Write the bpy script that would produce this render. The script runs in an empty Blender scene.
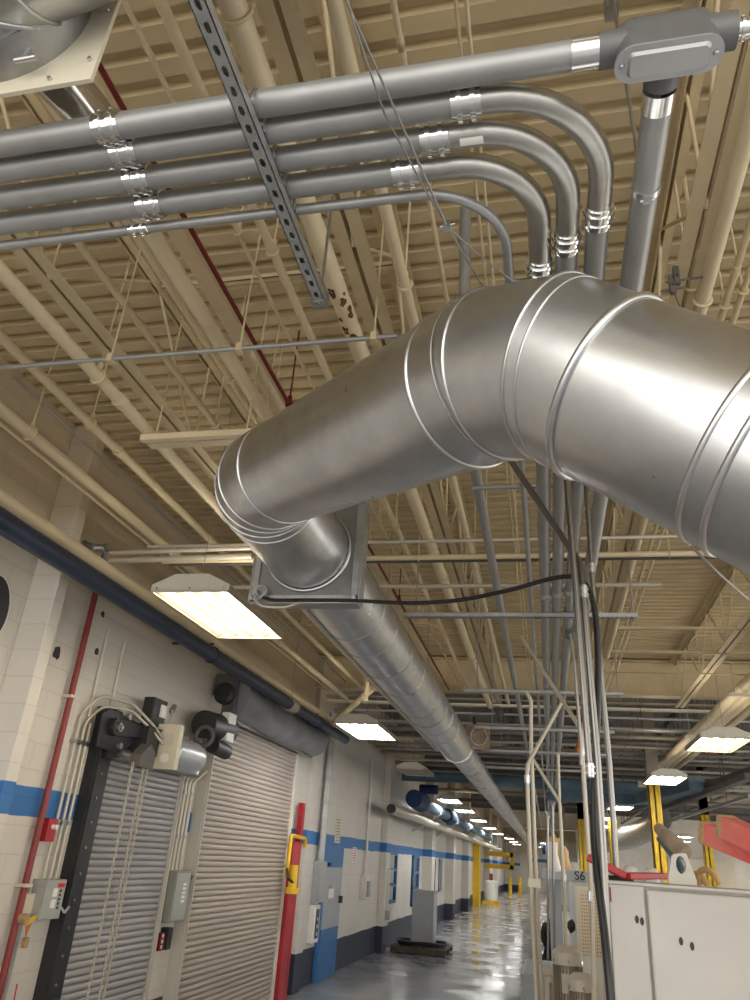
import bpy, math, random
from mathutils import Vector as V, Matrix, Quaternion
random.seed(7)
S = bpy.context.scene
COL = S.collection
PI = math.pi

# ------------------------------------------------------------------ materials
MATS = {}
def mat(name, col, rough=0.6, metal=0.0, var=0.0, vscale=6.0, bump=0.0, bscale=40.0, emit=0.0, stretch=None, col2=None, rvar=0.0, spec=None):
    m = bpy.data.materials.new(name); m.use_nodes = True
    nt = m.node_tree; N = nt.nodes; L = nt.links
    b = N['Principled BSDF']
    b.inputs['Base Color'].default_value = (*col, 1)
    b.inputs['Roughness'].default_value = rough
    b.inputs['Metallic'].default_value = metal
    if spec is not None: b.inputs['Specular IOR Level'].default_value = spec
    if emit:
        b.inputs['Emission Color'].default_value = (*col, 1); b.inputs['Emission Strength'].default_value = emit
    if var or bump or rvar:
        tc = N.new('ShaderNodeTexCoord'); mp = N.new('ShaderNodeMapping')
        L.new(tc.outputs['Object'], mp.inputs['Vector'])
        if stretch: mp.inputs['Scale'].default_value = stretch
        nz = N.new('ShaderNodeTexNoise'); nz.inputs['Scale'].default_value = vscale; nz.inputs['Detail'].default_value = 5
        nz.inputs['Roughness'].default_value = 0.6
        L.new(mp.outputs[0], nz.inputs['Vector'])
        if var:
            mx = N.new('ShaderNodeMix'); mx.data_type = 'RGBA'
            c2 = col2 if col2 else tuple(max(0, c * (1 - var)) for c in col)
            mx.inputs[6].default_value = (*col, 1); mx.inputs[7].default_value = (*c2, 1)
            rp = N.new('ShaderNodeMapRange'); rp.inputs['From Min'].default_value = .38; rp.inputs['From Max'].default_value = .68
            L.new(nz.outputs[0], rp.inputs['Value']); L.new(rp.outputs[0], mx.inputs[0])
            L.new(mx.outputs[2], b.inputs['Base Color'])
        if rvar:
            rr = N.new('ShaderNodeMapRange'); rr.inputs['From Min'].default_value = .3; rr.inputs['From Max'].default_value = .7
            rr.inputs['To Min'].default_value = max(0, rough - rvar); rr.inputs['To Max'].default_value = rough + rvar
            L.new(nz.outputs[0], rr.inputs['Value']); L.new(rr.outputs[0], b.inputs['Roughness'])
        if bump:
            n2 = N.new('ShaderNodeTexNoise'); n2.inputs['Scale'].default_value = bscale; n2.inputs['Detail'].default_value = 3
            L.new(mp.outputs[0], n2.inputs['Vector'])
            bp = N.new('ShaderNodeBump'); bp.inputs['Strength'].default_value = bump; bp.inputs['Distance'].default_value = .01
            L.new(n2.outputs[0], bp.inputs['Height']); L.new(bp.outputs[0], b.inputs['Normal'])
    MATS[name] = m
    return m

mat('tan_deck', (.60, .485, .29), .6, var=.18, vscale=1.2, bump=.05, bscale=8)
mat('tan_steel', (.65, .535, .335), .5, var=.15, vscale=3)
mat('cream_pipe', (.71, .595, .39), .42, var=.12, vscale=3)
#mat('rusty_pipe', (.62, .51, .33), .42, var=.5, vscale=2.6, col2=(.60, .49, .31))
mat('rust', (.16, .06, .025), .9, var=.4, vscale=30)
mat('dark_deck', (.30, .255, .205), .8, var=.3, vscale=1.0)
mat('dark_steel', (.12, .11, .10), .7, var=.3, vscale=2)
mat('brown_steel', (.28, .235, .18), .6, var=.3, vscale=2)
mat('black', (.022, .022, .024), .5, var=.3, vscale=8)
mat('rubber', (.010, .010, .011), .38)
mat('galv', (.61, .62, .63), .32, 1.0, var=.16, vscale=5, rvar=.06, bump=.02, bscale=3)
mat('galv_seam', (.58, .585, .59), .34, 1.0)
mat('galv_dull', (.42, .42, .41), .45, .9, var=.25, vscale=9)
mat('conduit', (.37, .37, .365), .42, .5, var=.12, vscale=6)
mat('elbow_steel', (.54, .525, .49), .38, 1.0, var=.10, vscale=14, rvar=.05)
mat('chrome', (.78, .78, .77), .14, 1.0)
mat('cast_grey', (.15, .15, .152), .5, .25, var=.12, vscale=20, bump=.05, bscale=150)
mat('cover_grey', (.38, .385, .385), .36, .5)
mat('strut', (.46, .465, .465), .42, .6, var=.2, vscale=10)
mat('plate_dark', (.24, .24, .235), .5, .6, var=.2, vscale=6)
mat('wire', (.33, .32, .30), .4, .8)
mat('emt', (.26, .25, .235), .28, .95, var=.1, vscale=5)
mat('cream_conduit', (.52, .475, .39), .4, .25)
mat('navy_pipe', (.030, .048, .095), .38, var=.3, vscale=4)
mat('blue_paint', (.035, .17, .42), .5, var=.15, vscale=5)
mat('steel_blue', (.13, .21, .27), .7, var=.2, vscale=3)
mat('dark_blue', (.012, .035, .11), .75)
mat('red_pipe', (.27, .035, .03), .42, var=.25, vscale=5)
mat('dark_red', (.16, .008, .008), .45)
mat('red_paint', (.44, .014, .022), .42, var=.2, vscale=4)
mat('pink_red', (.72, .09, .085), .45, var=.5, vscale=5, col2=(.72, .22, .18))
mat('worn_wood', (.48, .33, .17), .8, var=.4, vscale=30)
mat('yellow', (.80, .50, .02), .5, var=.15, vscale=5)
mat('white_paint', (.74, .70, .62), .55, var=.1, vscale=4)
mat('cream_plate', (.66, .60, .47), .45)
mat('slat_grey', (.36, .35, .345), .5, .1, var=.15, vscale=1.2, stretch=(1, .3, 1))
mat('slat_tan', (.42, .365, .31), .5, .1, var=.14, vscale=1.0, stretch=(1, .3, 1))
mat('hood_grey', (.25, .26, .28), .5, .1, var=.15, vscale=4)
mat('box_grey', (.42, .43, .40), .45, .2, var=.1, vscale=9)
mat('box_green', (.27, .28, .24), .5, .2)
mat('motor_grey', (.46, .49, .52), .35, .4)
mat('label_white', (.82, .80, .76), .6)
mat('label_red', (.62, .02, .02), .6)
mat('ink', (.03, .03, .035), .6)
mat('cabinet', (.52, .495, .455), .5, var=.06, vscale=5, bump=.03, bscale=200)
mat('machine_white', (.74, .73, .70), .45, var=.06, vscale=5)
mat('machine_cream', (.76, .66, .50), .5)
mat('machine_grey', (.40, .42, .45), .5, var=.1, vscale=4)
mat('beige_motor', (.58, .54, .46), .45, var=.1, vscale=6)
mat('pallet_wood', (.13, .10, .075), .85, var=.4, vscale=12)
mat('hose_tan', (.74, .48, .22), .5, var=.2, vscale=12)
mat('sleeve', (.42, .32, .24), .85, var=.3, vscale=12)
mat('fixture', (.56, .53, .46), .45, .1)
mat('reflector', (.50, .44, .33), .5)
mat('glass_dark', (.06, .08, .10), .15)
mat('orange', (.55, .16, .02), .5)
mat('tube_warm', (1.0, .86, .62), .5, emit=13)
mat('tube_cool', (.93, .96, 1.0), .5, emit=40)

mat('ceiling_fill_glow', (1.0, .90, .74), .5, emit=10)  # invented glow that lifts the ceiling brightness, not a lamp of these fixtures

def wall_mat(name, stripe=True):
    m = bpy.data.materials.new(name); m.use_nodes = True
    nt = m.node_tree; N = nt.nodes; L = nt.links; b = N['Principled BSDF']
    g = N.new('ShaderNodeNewGeometry'); sp = N.new('ShaderNodeSeparateXYZ'); L.new(g.outputs['Position'], sp.inputs[0])
    def ramp_step(z, lo, hi):
        r = N.new('ShaderNodeMapRange'); r.inputs['From Min'].default_value = lo; r.inputs['From Max'].default_value = hi
        L.new(z, r.inputs['Value']); return r.outputs[0]
    def mix(fac, a, c):
        x = N.new('ShaderNodeMix'); x.data_type = 'RGBA'; L.new(fac, x.inputs[0])
        for i, q in ((6, a), (7, c)):
            if isinstance(q, tuple): x.inputs[i].default_value = (*q, 1)
            else: L.new(q, x.inputs[i])
        return x.outputs[2]
    nz = N.new('ShaderNodeTexNoise'); nz.inputs['Scale'].default_value = 1.4; nz.inputs['Detail'].default_value = 6
    L.new(g.outputs['Position'], nz.inputs['Vector'])
    # painted edges wander a little
    zz = N.new('ShaderNodeMath'); zz.operation = 'MULTIPLY_ADD'; L.new(nz.outputs[0], zz.inputs[0]); zz.inputs[1].default_value = .05
    L.new(sp.outputs[2], zz.inputs[2])
    z = zz.outputs[0]
    white = mix(nz.outputs[0], (.74, .70, .63), (.60, .56, .50))
    c = mix(ramp_step(z, .555, .565), (.028, .034, .060), white)
    if stripe:
        c = mix(ramp_step(z, 2.125, 2.13), c, mix(nz.outputs[0], (.045, .21, .52), (.03, .13, .36)))
        c = mix(ramp_step(z, 2.335, 2.34), c, white)
    c = mix(ramp_step(z, 4.1, 4.45), c, (.44, .36, .245))
    br = N.new('ShaderNodeTexBrick'); cb = N.new('ShaderNodeCombineXYZ')
    L.new(sp.outputs[1], cb.inputs[0]); L.new(sp.outputs[2], cb.inputs[1]); L.new(cb.outputs[0], br.inputs['Vector'])
    br.inputs['Scale'].default_value = 1.0; br.inputs['Brick Width'].default_value = .406; br.inputs['Row Height'].default_value = .203
    br.inputs['Mortar Size'].default_value = .006; br.inputs['Mortar Smooth'].default_value = .4
    br.inputs['Color1'].default_value = (1, 1, 1, 1); br.inputs['Color2'].default_value = (.97, .97, .97, 1); br.inputs['Mortar'].default_value = (.86, .85, .83, 1)
    mm = N.new('ShaderNodeMix'); mm.data_type = 'RGBA'; mm.blend_type = 'MULTIPLY'; mm.inputs[0].default_value = .8
    L.new(c, mm.inputs[6]); L.new(br.outputs['Color'], mm.inputs[7]); L.new(mm.outputs[2], b.inputs['Base Color'])
    bp = N.new('ShaderNodeBump'); bp.inputs['Strength'].default_value = .35; bp.inputs['Distance'].default_value = .006; bp.invert = True
    n2 = N.new('ShaderNodeTexNoise'); n2.inputs['Scale'].default_value = 14; L.new(g.outputs['Position'], n2.inputs['Vector'])
    ad = N.new('ShaderNodeMath'); ad.operation = 'MULTIPLY_ADD'; L.new(n2.outputs[0], ad.inputs[0]); ad.inputs[1].default_value = -.35; L.new(br.outputs['Fac'], ad.inputs[2])
    L.new(ad.outputs[0], bp.inputs['Height']); L.new(bp.outputs[0], b.inputs['Normal'])
    b.inputs['Roughness'].default_value = .55
    MATS[name] = m
wall_mat('wall_block')

def floor_mat():
    m = bpy.data.materials.new('floor_epoxy'); m.use_nodes = True
    nt = m.node_tree; N = nt.nodes; L = nt.links; b = N['Principled BSDF']
    g = N.new('ShaderNodeNewGeometry')
    n = N.new('ShaderNodeTexNoise'); n.inputs['Scale'].default_value = .55; n.inputs['Detail'].default_value = 8; n.inputs['Roughness'].default_value = .65
    L.new(g.outputs['Position'], n.inputs['Vector'])
    r = N.new('ShaderNodeValToRGB'); e = r.color_ramp.elements
    e[0].position = .38; e[0].color = (.30, .32, .36, 1); e[1].position = .70; e[1].color = (.40, .40, .41, 1)
    L.new(n.outputs[0], r.inputs[0])
    sp = N.new('ShaderNodeSeparateXYZ'); L.new(g.outputs['Position'], sp.inputs[0])
    # worn bare concrete further down the aisle
    w = N.new('ShaderNodeMapRange'); w.inputs['From Min'].default_value = 26; w.inputs['From Max'].default_value = 40
    L.new(sp.outputs[1], w.inputs['Value'])
    x = N.new('ShaderNodeMix'); x.data_type = 'RGBA'; L.new(w.outputs[0], x.inputs[0]); L.new(r.outputs[0], x.inputs[6]); x.inputs[7].default_value = (.46, .43, .38, 1)
    L.new(x.outputs[2], b.inputs['Base Color'])
    n2 = N.new('ShaderNodeTexNoise'); n2.inputs['Scale'].default_value = 1.3; n2.inputs['Detail'].default_value = 5
    L.new(g.outputs['Position'], n2.inputs['Vector'])
    rr = N.new('ShaderNodeMapRange'); rr.inputs['From Min'].default_value = .35; rr.inputs['From Max'].default_value = .65; rr.inputs['To Min'].default_value = .08; rr.inputs['To Max'].default_value = .24
    L.new(n2.outputs[0], rr.inputs['Value']); L.new(rr.outputs[0], b.inputs['Roughness'])
    bp = N.new('ShaderNodeBump'); bp.inputs['Strength'].default_value = .02; bp.inputs['Distance'].default_value = .01
    L.new(n2.outputs[0], bp.inputs['Height']); L.new(bp.outputs[0], b.inputs['Normal'])
    MATS['floor_epoxy'] = m
floor_mat()

# ------------------------------------------------------------------ mesh builder
def basis(d):
    d = V(d).normalized()
    a = V((0, 0, 1)) if abs(d.z) < .9 else V((1, 0, 0))
    u = d.cross(a).normalized(); w = d.cross(u).normalized()
    return u, w, d

class MB:
    def __init__(s): s.v = []; s.f = []; s.sm = []
    def add(s, vs, fs, smooth=False):
        o = len(s.v); s.v += [V(p) for p in vs]
        for f in fs: s.f.append([i + o for i in f]); s.sm.append(smooth)
        return s
    def box(s, x0, x1, y0, y1, z0, z1):
        x0, x1 = min(x0, x1), max(x0, x1); y0, y1 = min(y0, y1), max(y0, y1); z0, z1 = min(z0, z1), max(z0, z1)
        vs = [(x, y, z) for z in (z0, z1) for y in (y0, y1) for x in (x0, x1)]
        return s.add(vs, [(0, 2, 3, 1), (4, 5, 7, 6), (0, 1, 5, 4), (2, 6, 7, 3), (0, 4, 6, 2), (1, 3, 7, 5)])
    def bar(s, p0, p1, w, h, up=(0, 0, 1)):
        p0, p1 = V(p0), V(p1); d = (p1 - p0).normalized(); up = V(up)
        if abs(d.dot(up)) > .98: up = V((0, 1, 0))
        r = d.cross(up).normalized(); u = r.cross(d).normalized()
        vs = [p + r * a * w / 2 + u * b * h / 2 for p in (p0, p1) for a, b in ((-1, -1), (1, -1), (1, 1), (-1, 1))]
        return s.add(vs, [(0, 1, 2, 3), (7, 6, 5, 4), (0, 4, 5, 1), (1, 5, 6, 2), (2, 6, 7, 3), (3, 7, 4, 0)])
    def cyl(s, p0, p1, r, r1=None, n=20, cap=True):
        p0, p1 = V(p0), V(p1); r1 = r if r1 is None else r1
        u, w, d = basis(p1 - p0)
        vs = []
        for p, q in ((p0, r), (p1, r1)):
            vs += [p + (u * math.cos(2 * PI * i / n) + w * math.sin(2 * PI * i / n)) * q for i in range(n)]
        s.add(vs, [(i, n + i, n + (i + 1) % n, (i + 1) % n) for i in range(n)], True)
        if cap:
            s.add(vs[:n], [tuple(range(n))]); s.add(vs[n:], [tuple(reversed(range(n)))])
        return s
    def rev(s, prof, p, d, n=28):
        # prof: (radius, height along d); sharp where a point is repeated
        u, w, d = basis(d); p = V(p)
        for (ra, ha), (rb, hb) in zip(prof, prof[1:]):
            if (ra, ha) == (rb, hb): continue
            vs = []
            for r, h in ((ra, ha), (rb, hb)):
                vs += [p + d * h + (u * math.cos(2 * PI * i / n) + w * math.sin(2 * PI * i / n)) * r for i in range(n)]
            s.add(vs, [(i, n + i, n + (i + 1) % n, (i + 1) % n) for i in range(n)], True)
        return s
    def torus(s, c, d, R, r, n=40, m=8):
        u, w, d = basis(d); c = V(c); vs = []
        for i in range(n):
            a = 2 * PI * i / n; e = u * math.cos(a) + w * math.sin(a)
            for j in range(m):
                b = 2 * PI * j / m
                vs.append(c + e * (R + r * math.cos(b)) + d * (r * math.sin(b)))
        return s.add(vs, [(i * m + j, ((i + 1) % n) * m + j, ((i + 1) % n) * m + (j + 1) % m, i * m + (j + 1) % m) for i in range(n) for j in range(m)], True)
    def tube(s, pts, r, n=12, cap=True, closed=False):
        pts = [V(p) for p in pts]
        T = []
        for i in range(len(pts)):
            if closed: t = pts[(i + 1) % len(pts)] - pts[i - 1]
            else: t = pts[min(i + 1, len(pts) - 1)] - pts[max(i - 1, 0)]
            T.append(t.normalized())
        u, w, _ = basis(T[0]); rings = []
        for i, p in enumerate(pts):
            if i:
                q = T[i - 1].rotation_difference(T[i]); u = q @ u
            u = (u - T[i] * u.dot(T[i])).normalized(); w = T[i].cross(u)
            rr = r[i] if isinstance(r, (list, tuple)) else r
            rings.append([p + (u * math.cos(2 * PI * k / n) + w * math.sin(2 * PI * k / n)) * rr for k in range(n)])
        vs = [q for g in rings for q in g]; L = len(pts)
        fs = [(i * n + k, i * n + (k + 1) % n, ((i + 1) % L) * n + (k + 1) % n, ((i + 1) % L) * n + k) for i in range(L if closed else L - 1) for k in range(n)]
        s.add(vs, fs, True)
        if cap and not closed:
            s.add(rings[0], [tuple(reversed(range(n)))]); s.add(rings[-1], [tuple(range(n))])
        return s
    def prism(s, poly, w):
        # poly: 3-D points of one face, w: extrusion vector
        n = len(poly); w = V(w); a = [V(p) for p in poly]; b = [p + w for p in a]
        return s.add(a + b, [tuple(reversed(range(n))), tuple(range(n, 2 * n))] + [(i, (i + 1) % n, n + (i + 1) % n, n + i) for i in range(n)])
    def strip(s, prof, w, smooth=False, thick=None):
        a = [V(p) for p in prof]; w = V(w); n = len(a)
        return s.add(a + [p + w for p in a], [(i, i + 1, n + i + 1, n + i) for i in range(n - 1)], smooth)
    def build(s, name, m, parent=None, label=None, bevel=0, base=None):
        me = bpy.data.meshes.new(name)
        if parent is not None: o = V(parent['base'])
        elif base is not None: o = V(base)
        else:
            lo = [min(p[i] for p in s.v) for i in range(3)]; hi = [max(p[i] for p in s.v) for i in range(3)]
            o = V(((lo[0] + hi[0]) / 2, (lo[1] + hi[1]) / 2, lo[2]))
        me.from_pydata([p - o for p in s.v], [], s.f)
        me.polygons.foreach_set('use_smooth', s.sm)
        me.materials.append(MATS[m]); me.update()
        ob = bpy.data.objects.new(name, me); COL.objects.link(ob)
        if parent is not None: ob.parent = parent
        else: ob.location = o
        ob['base'] = list(o)
        if label: ob['label'] = label
        if bevel:
            md = ob.modifiers.new('bevel', 'BEVEL'); md.width = bevel; md.segments = 2; md.limit_method = 'ANGLE'
        return ob

def fillet(pts, rad, n=8):
    pts = [V(p) for p in pts]; out = [pts[0]]
    for a, b, c in zip(pts, pts[1:], pts[2:]):
        d0 = (a - b); d1 = (c - b); l0, l1 = d0.length, d1.length; d0.normalize(); d1.normalize()
        ang = d0.angle(d1)
        if ang > PI - .02: out.append(b); continue
        t = min(rad / math.tan(ang / 2), l0 * .49, l1 * .49); rr = t * math.tan(ang / 2)
        ctr = b + (d0 + d1).normalized() * (rr / math.sin(ang / 2))
        p0, p1 = b + d0 * t, b + d1 * t
        e0, e1 = (p0 - ctr), (p1 - ctr); sw = e0.angle(e1); ax = e0.cross(e1).normalized()
        for i in range(n + 1): out.append(ctr + Quaternion(ax, sw * i / n) @ e0)
    out.append(pts[-1])
    return out

def thing(name, label, cat, base, group=None):
    o = bpy.data.objects.new(name, None); COL.objects.link(o); o.location = base
    o.empty_display_size = .1; o['base'] = list(base)
    return tag(o, label, cat, group)
def tag(o, label, cat, group=None, kind=None):
    o['label'] = label; o['category'] = cat
    if group: o['group'] = group
    if kind: o['kind'] = kind
    return o
def struct(o, label=None, cat=None):
    o['kind'] = 'structure'
    if label: o['label'] = label
    if cat: o['category'] = cat
    return o
def copy_thing(o, loc, label, group=None):
    c = o.copy(); COL.objects.link(c); c.location = loc; c['label'] = label
    if group: c['group'] = group
    for ch in o.children:
        k = ch.copy(); COL.objects.link(k); k.parent = c
        for g in ch.children:
            q = g.copy(); COL.objects.link(q); q.parent = k
    return c

WX = -4.0           # face of the left wall
DZ = 5.27           # underside of the roof deck
GY = 13.0           # first girder
# ------------------------------------------------------------------ room shell
struct(MB().box(WX - .3, 24, -6, 78, -.2, 0).build('floor', 'floor_epoxy'), 'grey-blue glossy painted concrete floor of the aisle', 'floor')
struct(MB().box(WX - .3, WX, -2.5, 78, 0, DZ + .05).build('wall_left', 'wall_block'), 'painted block wall on the left, white with blue stripe and navy base', 'wall')
struct(MB().box(WX, 2.4, 76, 76.3, 0, DZ).build('wall_far', 'wall_block'), 'pale end wall closing the far end of the aisle', 'wall')
struct(MB().box(2.4, 24, 47, 47.3, 0, DZ).build('wall_back', 'white_paint'), 'cream wall behind the machines at the right', 'wall')
struct(MB().box(2.4, 2.6, 47.3, 76, 0, DZ).build('wall_right', 'white_paint'), 'pale side wall beyond the machines', 'wall')

def deck(name, m, y0, y1, z, pitch=.152, d=.04, xe=11):
    pr = []; y = y0
    while y < y1:
        for dy, dz in ((0, 0), (.085, 0), (.097, d), (.140, d)):
            pr.append((WX - .3, y + dy, z + dz))
        y += pitch
    pr.append((WX - .3, y, z))
    b = MB().strip(pr, (xe - WX + .3, 0, 0))
    b.box(WX - .3, xe, y0, y, z + d + .01, z + d + .05)
    return struct(b.build(name, m), None, 'ceiling')
deck('ceiling', 'tan_deck', -2.5, GY + .1, DZ)['label'] = 'tan painted ribbed steel roof deck overhead'
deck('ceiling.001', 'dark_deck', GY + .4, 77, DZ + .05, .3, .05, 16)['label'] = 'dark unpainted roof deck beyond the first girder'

# ------------------------------------------------------------------ steel of the roof
def joist(x, y0, y1, m, label, zb=4.48, zt=5.22, step=.85, w=.06, group=None):
    t = thing('bar_joist', label, 'roof joist', (x, (y0 + y1) / 2, zb), group)
    for nm, z, h in (('bottom_chord', zb, .065), ('top_chord', zt, .065)):
        b = MB()
        for sx in (-1, 1):
            b.box(x + sx * .010, x + sx * (.010 + w), y0, y1, z - .004, z + .004)
            b.box(x + sx * .010, x + sx * .016, y0, y1, z, z + (h if nm == 'bottom_chord' else -h))
        b.build(nm, m, t)
    b = MB(); y = y0; k = 0
    while y + step < y1:
        a, c = (zb, zt) if k % 2 == 0 else (zt, zb)
        b.cyl((x, y, a), (x, y + step, c), .011, n=6)
        if k % 2 == 1: b.cyl((x, y + step, zb), (x, y + step, zt), .009, n=6)
        y += step; k += 1
    b.build('web', m, t)
    return t
joist(-2.34, -1, GY - .1, 'tan_steel', 'tan open-web roof joist crossed by the thin grey conduit at the upper left')
joist(-.78, -1, GY - .1, 'tan_steel', 'tan open-web roof joist passing over the duct elbow left of the tie wire')
joist(.71, -1, GY - .1, 'tan_steel', 'tan open-web roof joist beside the T-shaped conduit body')
joist(2.12, -1, GY - .1, 'tan_steel', 'tan open-web roof joist above the bundle of four cream pipes at the right')
joist(3.6, -1, GY - .1, 'tan_steel', 'tan open-web roof joist farthest right in the painted bay')
for i, x in enumerate((-2.4, -.8, .7, 2.75, 3.9, 5.6)):
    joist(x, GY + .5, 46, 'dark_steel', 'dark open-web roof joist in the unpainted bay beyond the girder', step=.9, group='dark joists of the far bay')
# girder: tan face towards the painted bay
b = MB().box(WX, 16, GY - .01, GY + .01, 4.68, 5.22); b.box(WX, 16, GY - .12, GY + .12, 4.66, 4.685); b.box(WX, 16, GY - .12, GY + .12, 5.215, 5.24)
g = tag(b.build('girder', 'tan_steel'), 'deep tan steel girder spanning the hall where the painted ceiling ends', 'beam')
for k, y in enumerate((26, 41)):
    b = MB().box(WX, 16, y - .01, y + .01, 4.6, 5.2); b.box(WX, 16, y - .12, y + .12, 4.58, 4.6); b.box(WX, 16, y - .12, y + .12, 5.2, 5.22)
    tag(b.build('girder', 'dark_steel'), 'dark girder crossing the hall far beyond the painted bay, %s of two' % ('nearer', 'farther')[k], 'beam')
# bridging angles across the joists
for k, (y, z, xa, xb) in enumerate(((3.269, 5.2, -2.3, -.8), (8.451, 4.5, .75, 8), (9.469, 4.5, .75, 8), (10.497, 4.5, .75, 8))):
    b = MB().box(xa, xb, y - .018, y + .018, z - .036, z - .031); b.box(xa, xb, y - .018, y - .013, z - .036, z + .0)
    tag(b.build('bridging_angle', 'tan_steel'), ('tan angle iron high under the deck behind the slotted strut', 'tan angle iron under the right joists just beyond the strut rod',
        'tan angle iron under the right joists, second from the girder', 'tan angle iron under the right joists nearest the girder')[k], 'bridging')

# ------------------------------------------------------------------ pipes along the hall
def ypipe(name, x, z, r, y0, y1, m, label, cat='pipe', hang=None, coup=None, n=16, group=None, hm='tan_steel'):
    o = MB().cyl((x, y0, z), (x, y1, z), r, n=n).build(name, m)
    tag(o, label, cat, group)
    for y in (hang or ()):
        b = MB().torus((x, y, z), (0, 1, 0), r + .006, .008, 20, 6); b.cyl((x, y, z + r), (x, y, DZ), .006, n=6)
        b.cyl((x, y, z + r + .0), (x, y, z + r + .05), .016, n=6)
        b.build('hanger', hm, o)
    for y in (coup or ()):
        MB().cyl((x, y - .03, z), (x, y + .03, z), r * 1.22, n=n).build('coupling', m, o)
    return o
ypipe('sprinkler_pipe', -2.424, 4.35, 0.0372, -1, 12.8, 'cream_pipe', 'cream sprinkler main crossing the upper left, hung on ring hangers below the joists', hang=(3.05, 6.2), coup=(3.306,))
ypipe('sprinkler_pipe', -3.053, 4.6, 0.0339, -1, 12.8, 'cream_pipe', 'cream pipe second from the left wall at upper left, ending near the far light', hang=(3.9, 8), coup=(4.3,))
ypipe('sprinkler_pipe', -3.386, 4.45, 0.0428, 1, 12.8, 'cream_pipe', 'cream pipe hung along the left wall in front of the column', hang=(3.75, 9))
ypipe('conduit_pipe', -3.439, 4.75, .011, 3.509, 12.8, 'conduit', 'thin grey conduit running high along the left wall', 'conduit')
ypipe('conduit_pipe', -3.664, 4.55, .013, 1, 12.8, 'cream_pipe', 'thin cream conduit fixed to the wall behind the column', 'conduit')
ypipe('conduit_pipe', -2.154, 4.6, .022, 0, 12.8, 'tan_steel', 'slim tan conduit crossing the open joist webs at the upper left', 'conduit', hang=(4.0,))
ypipe('conduit_pipe', -1.840, 4.6, 0.0211, -1, 12.8, 'cream_pipe', 'cream pipe tucked left of the fat tan duct overhead', coup=(3.1,), hang=(3.5,))
ypipe('round_duct', -1.705, 4.52, 0.0434, 2.0, 12.8, 'cream_pipe', 'fat cream painted round duct overhead between two thinner pipes', 'duct', hang=(3.8, 8), n=28)
ypipe('sprinkler_pipe', -1.593, 4.66, 0.0132, -1, 12.8, 'dark_red', 'thin dark red pipe running beside the cream channel overhead', hang=(3.9, 8), hm='dark_red')
ypipe('conduit_pipe', -1.420, 4.75, 0.0108, -1, 12.8, 'cream_pipe', 'thin cream conduit with a coupling, running left of the slotted strut', 'conduit', coup=(1.572, 2.9, 5.1), hang=(2.5, 6))
ypipe('sprinkler_pipe', -1.263, 4.7, 0.0233, -1, 12.8, 'cream_pipe', 'cream pipe running directly under the end of the slotted strut', hang=(2.6, 6))
ypipe('conduit_pipe', -0.449, 4.75, 0.0125, -1, 12.8, 'cream_pipe', 'cream conduit with a junction box above the second coupling row', 'conduit', coup=(1.695, 1.726), hang=(2.4, 6))
for dx, lb in ((-.016, 'left one of two slim cream conduits running side by side above the big bends'), (.022, 'right one of two slim cream conduits running side by side above the big bends')):
    ypipe('conduit_pipe', -0.218 + dx * 1.0, 4.8, 0.0078, -1, 12.8, 'cream_pipe', lb, 'conduit', hang=(1.5, 5))
p16 = ypipe('steam_pipe', -0.896, 4.4, 0.0458, -1, 12.8, 'cream_pipe', 'thick cream pipe with peeling rust patches, right of the slotted strut', hang=(1.3, 6.5, 9.5), n=24)
random.seed(3)
for q in range(9):
    a = random.uniform(-2.6, -.4); y = 2.772 + random.uniform(-.22, .16); r = 0.0458 + .0015; sz = random.uniform(.006, .022)
    ring = []
    for k in range(9):
        t = 2 * PI * k / 9; s_ = sz * random.uniform(.6, 1.3)
        aa = a + math.cos(t) * s_ / r; ring.append((-0.896 + r * math.cos(aa), y + math.sin(t) * s_ * 1.6, 4.4 + r * math.sin(aa)))
    MB().add(ring, [tuple(range(9))]).build('rust_patch', 'rust', p16)

ypipe('sprinkler_pipe', -0.586, 4.45, 0.0269, -1, 12.8, 'cream_pipe', 'cream pipe with a ring clamp passing behind the duct elbow', hang=(2.655, 6.4), coup=(6.0,))
ypipe('steam_pipe', 0.775, 4.42, 0.0320, -1, 9.5, 'cream_pipe', 'thick cream pipe at the upper right beside a joist', hang=(2.907, 6.0), n=24)
for dx, lb in ((0, 'cream conduit hugging the thick upper right pipe, farther from it'), (.05, 'cream conduit hugging the thick upper right pipe, nearer to it')):
    ypipe('conduit_pipe', 0.731 + dx, 4.5, .02, -1, 12.8, 'cream_pipe', lb, 'conduit', coup=(2.429 + dx, 2.670), hang=(2.9,))
ypipe('conduit_pipe', 0.983, 4.7, .018, 0, 12.8, 'cream_pipe', 'slim cream conduit with a coupling at the far upper right', 'conduit', coup=(3.041, 3.6), hang=(3.3,))
ypipe('conduit_pipe', 1.049, 4.7, .016, 0, 12.8, 'cream_pipe', 'second slim cream conduit at the far upper right edge', 'conduit', coup=(3.5,), hang=(3.2,))
# channel with a wavy edge next to the red pipe
x = -1.725
b = MB().box(x - .045, x + .045, -1, 12.8, 4.742, 4.752); b.box(x - .045, x - .038, -1, 12.8, 4.752, 4.80); b.box(x + .038, x + .045, -1, 12.8, 4.752, 4.80)
t = tag(b.build('wire_trough', 'cream_pipe'), 'cream sheet metal channel running between the fat duct and the red pipe', 'trough')
for y in (1, 4, 7, 10): MB().cyl((x - .02, y, 4.75), (x - .02, y, DZ), .006, n=6).build('hanger', 'tan_steel', t)
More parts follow.
